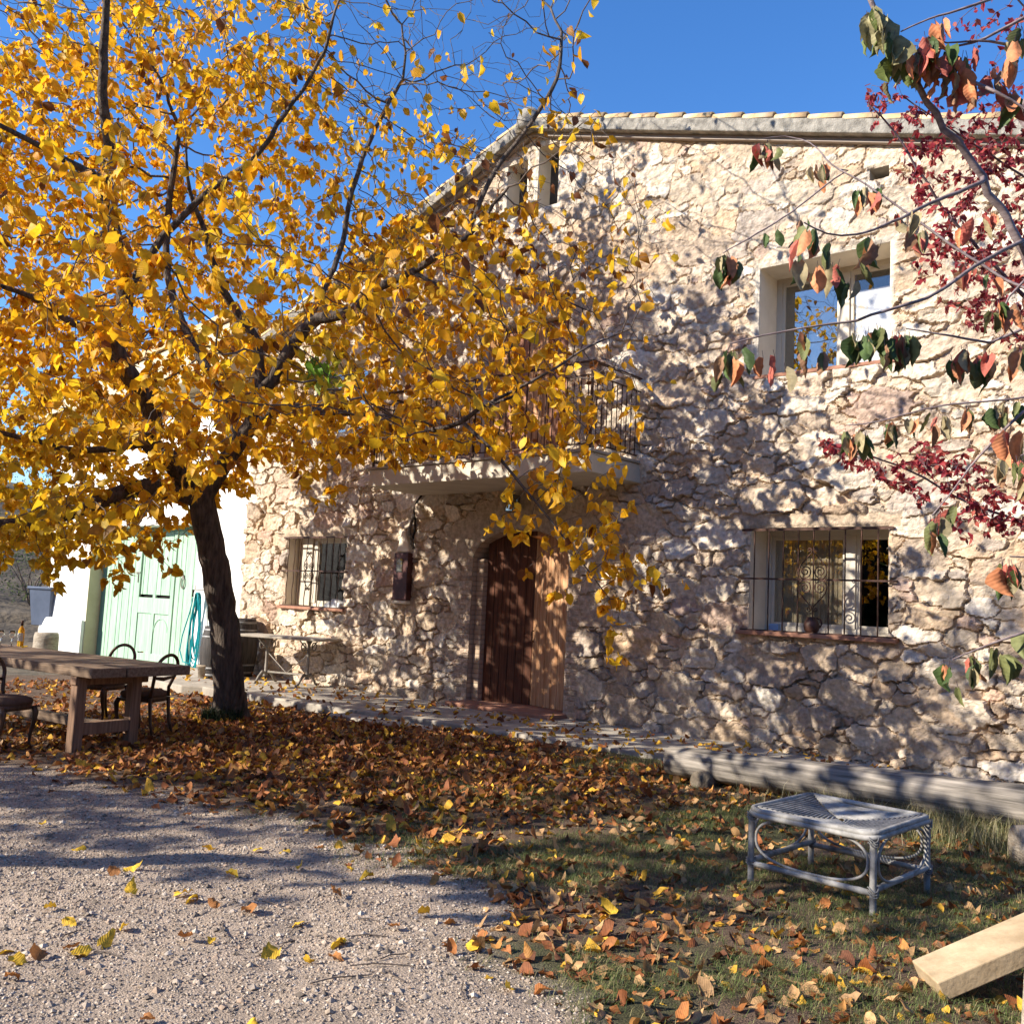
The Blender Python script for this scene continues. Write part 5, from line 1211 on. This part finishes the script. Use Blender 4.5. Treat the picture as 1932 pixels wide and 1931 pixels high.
# single leaves lying on the gravel, traced one by one
one = [(83, 1724), (121, 1745), (120, 1797), (190, 1790), (133, 1812), (85, 1807), (247, 1693), (234, 1753), (346, 1777), (397, 1779), (234, 1737-90), (468, 1733), (524, 1795), (592, 1817), (620, 1808), (572, 1741), (650, 1779), (750, 1757), (383, 1682-80), (493, 1665-55), (414, 1712), (428, 1655), (805, 1778-50), (838, 1745), (955, 1870), (902, 1800), (270, 1925), (15, 1820), (10, 1795), (740, 1575), (655, 1640), (562, 1640), (225, 1655), (365, 1695), (480, 1925), (610, 1600), (330, 1690), (545, 1610), (12, 1850), (700, 1660), (1135, 1752-20), (640, 1700), (160, 1600), (75, 1560), (90, 1500)]
lfv = []; tplG = leaf_tpl(6, 2, .40)
for i, (x_, y_) in enumerate(one):
    p = ground(x_, y_, 0); z_ = float(gz_near(np.array([p[0]]), np.array([p[1]]))[0])+.012
    yel = i % 3 != 2
    cc = (np.array([[.68, .42, .04]]) if yel else np.array([[.38, .16, .05]]))*rng.uniform(.85, 1.15)
    d = litter(np.array([0.]), np.array([0.]), np.array([0.]), np.array([rng.uniform(.06, .105)]), cc, curl=(-.6, .6), fold=(.1, .8), tpl=tplG)
    o = leafmesh('fallen_leaf', d, M['drydleaf']); o.location = (float(p[0]), float(p[1]), z_+.008)
    if yel: tag(o, 'single curled yellow leaf lying apart on the pale gravel', 'leaf', 'yellow leaves on the gravel')
    else: tag(o, 'single curled brown leaf lying apart on the pale gravel', 'leaf', 'brown leaves on the gravel')
for x_, y_, lb in ((268, 1232, 'dry brown leaf on the middle of the table top'), (47, 1222, 'bright yellow leaf at the foot of the wine bottle'), (404, 1247-5, None)):
    if lb is None: continue
    p = ontable(x_, y_); d = litter(np.array([0.]), np.array([0.]), np.array([0.]), np.array([.085]), np.array([[.66, .42, .04]]) if 'yellow' in lb else np.array([[.25, .13, .06]]), tpl=tplG)
    o = leafmesh('fallen_leaf', d, M['drydleaf']); o.location = (p[0], p[1], TZ+.018); tag(o, lb, 'leaf')
# pebbles
n = 80000; X_ = rng.uniform(.5, 9.3, n)**1.0; Y_ = -6.2-rng.uniform(0, 1, n)**.9*4.2
k = (lawnness(X_, Y_) < .45+.3*rng.random(n)) & (projv(np.stack([X_, Y_, np.zeros(n)], 1))[2] < 8.5); X_, Y_ = X_[k], Y_[k]; n = len(X_)
q = projv(np.stack([X_, Y_, np.zeros(n)], 1)); k = (q[0] > -60) & (q[0] < 2000) & (q[1] < 2000) & (q[2] > 1); X_, Y_ = X_[k], Y_[k]; n = len(X_); print('pebbles', n)
oct_ = np.array([[1, 0, 0], [0, 1, 0], [-1, 0, 0], [0, -1, 0], [0, 0, .7], [0, 0, -.7], [.65, .65, .3], [-.6, .65, .25]]); of = np.array([[0, 6, 4], [6, 1, 4], [1, 7, 4], [7, 2, 4], [2, 3, 4], [3, 0, 4], [0, 3, 5], [3, 2, 5], [2, 1, 5], [1, 0, 5], [0, 1, 6], [1, 2, 7]])
S = (rng.uniform(.004, .0105, n)+.013*(rng.random(n) < .025))[:, None, None]; a = rng.uniform(0, 6.28, n); ca, sa = np.cos(a)[:, None], np.sin(a)[:, None]
O = oct_[None]*rng.uniform(.6, 1.3, (n, 8, 3))*S; V = np.stack([O[..., 0]*ca-O[..., 1]*sa, O[..., 0]*sa+O[..., 1]*ca, O[..., 2]], -1)+np.stack([X_, Y_, gz_near(X_, Y_)+.001], 1)[:, None]
pc = np.array([[.40, .325, .255], [.31, .245, .185], [.50, .425, .345], [.15, .12, .095], [.37, .27, .195]])[rng.choice(5, n, p=[.34, .28, .14, .14, .1])]
tag(from_np('gravel', V.reshape(-1, 3), [(of[None]+np.arange(n)[:, None, None]*8).reshape(-1, 3)], M['pebble'], attrs={'tint': np.repeat(pc, 8, 0)}), 'loose grey gravel strewn over the yard', 'gravel', kind='stuff')
# grass
n = 420000; X_ = rng.uniform(1.5, 9.3, n); Y_ = rng.uniform(-9.6, -1.6, n)
pat = fbm(X_*1.5, Y_*1.5, 4, 77); lw_ = lawnness(X_, Y_)
prob = lw_*(.08+.95*sstep(.42, .6, pat))*sstep(1.5, 4.8, X_)
prob = np.maximum(prob, sstep(6.3, 7.2, X_)*sstep(-6.6, -5.6, Y_)*sstep(-3.9, -4.8, Y_)*.95*lw_)
k = rng.random(n) < prob; X_, Y_ = X_[k], Y_[k]; n = len(X_); print('grass', n)
gcol = np.array([[.11, .15, .04], [.16, .19, .06], [.30, .26, .12], [.07, .10, .03], [.22, .17, .08]])[rng.choice(5, n, p=[.3, .25, .17, .18, .1])]*rng.uniform(.8, 1.2, (n, 1))
tag(grass_obj('grass', np.stack([X_, Y_, gz_near(X_, Y_)-.004], 1), rng.uniform(.018, .06, n), rng.uniform(.5, 1.9, n), .0028, gcol), 'short tufty lawn grass showing between the fallen leaves', 'grass', kind='stuff')
n = 5200; X_ = rng.normal(0, 1, n)*.75+7.15; Y_ = rng.normal(0, .30, n)-2.75; k = (Y_ < -2.25); X_, Y_ = X_[k], Y_[k]; n = len(X_)
gcol = np.array([[.36, .30, .15], [.25, .22, .10], [.14, .16, .06], [.45, .4, .24]])[rng.choice(4, n)]
tag(grass_obj('dry_grass', np.stack([X_, Y_, gz_near(X_, Y_)-.004], 1), rng.uniform(.08, .30, n), rng.uniform(.2, 1.3, n), .004, gcol), 'tall dry straw-coloured grass growing along the log bench', 'grass', kind='stuff')
n = 900; X_ = rng.uniform(3.6, 9, n); Y_ = rng.uniform(-2.35, -2.1, n)
tag(grass_obj('weeds', np.stack([X_, Y_, gz_near(X_, Y_)-.004], 1), rng.uniform(.05, .2, n), rng.uniform(.2, 1.1, n), .004, np.tile([.22, .2, .09], (n, 1))*rng.uniform(.6, 1.3, (n, 1))), 'thin weeds between the log and the paving', 'grass', kind='stuff')
# fallen twigs on the gravel
for i in range(16):
    x_, y_ = rng.uniform(60, 900), rng.uniform(1700, 1920); p = ground(x_, y_, 0); a = rng.uniform(0, 3.1); l_ = rng.uniform(.05, .14)
    o = empty('twig', (p[0], p[1], float(gz_near(np.array([p[0]]), np.array([p[1]]))[0])+.008), a, 'small dry twig lying on the gravel among the pebbles', 'twig', 'dry twigs on the gravel')
    MB().tube([(-l_, 0, 0), (-l_*.2, .01, .005), (l_, -.006, 0)], .003, 5).build('stick', M['twig'], o)
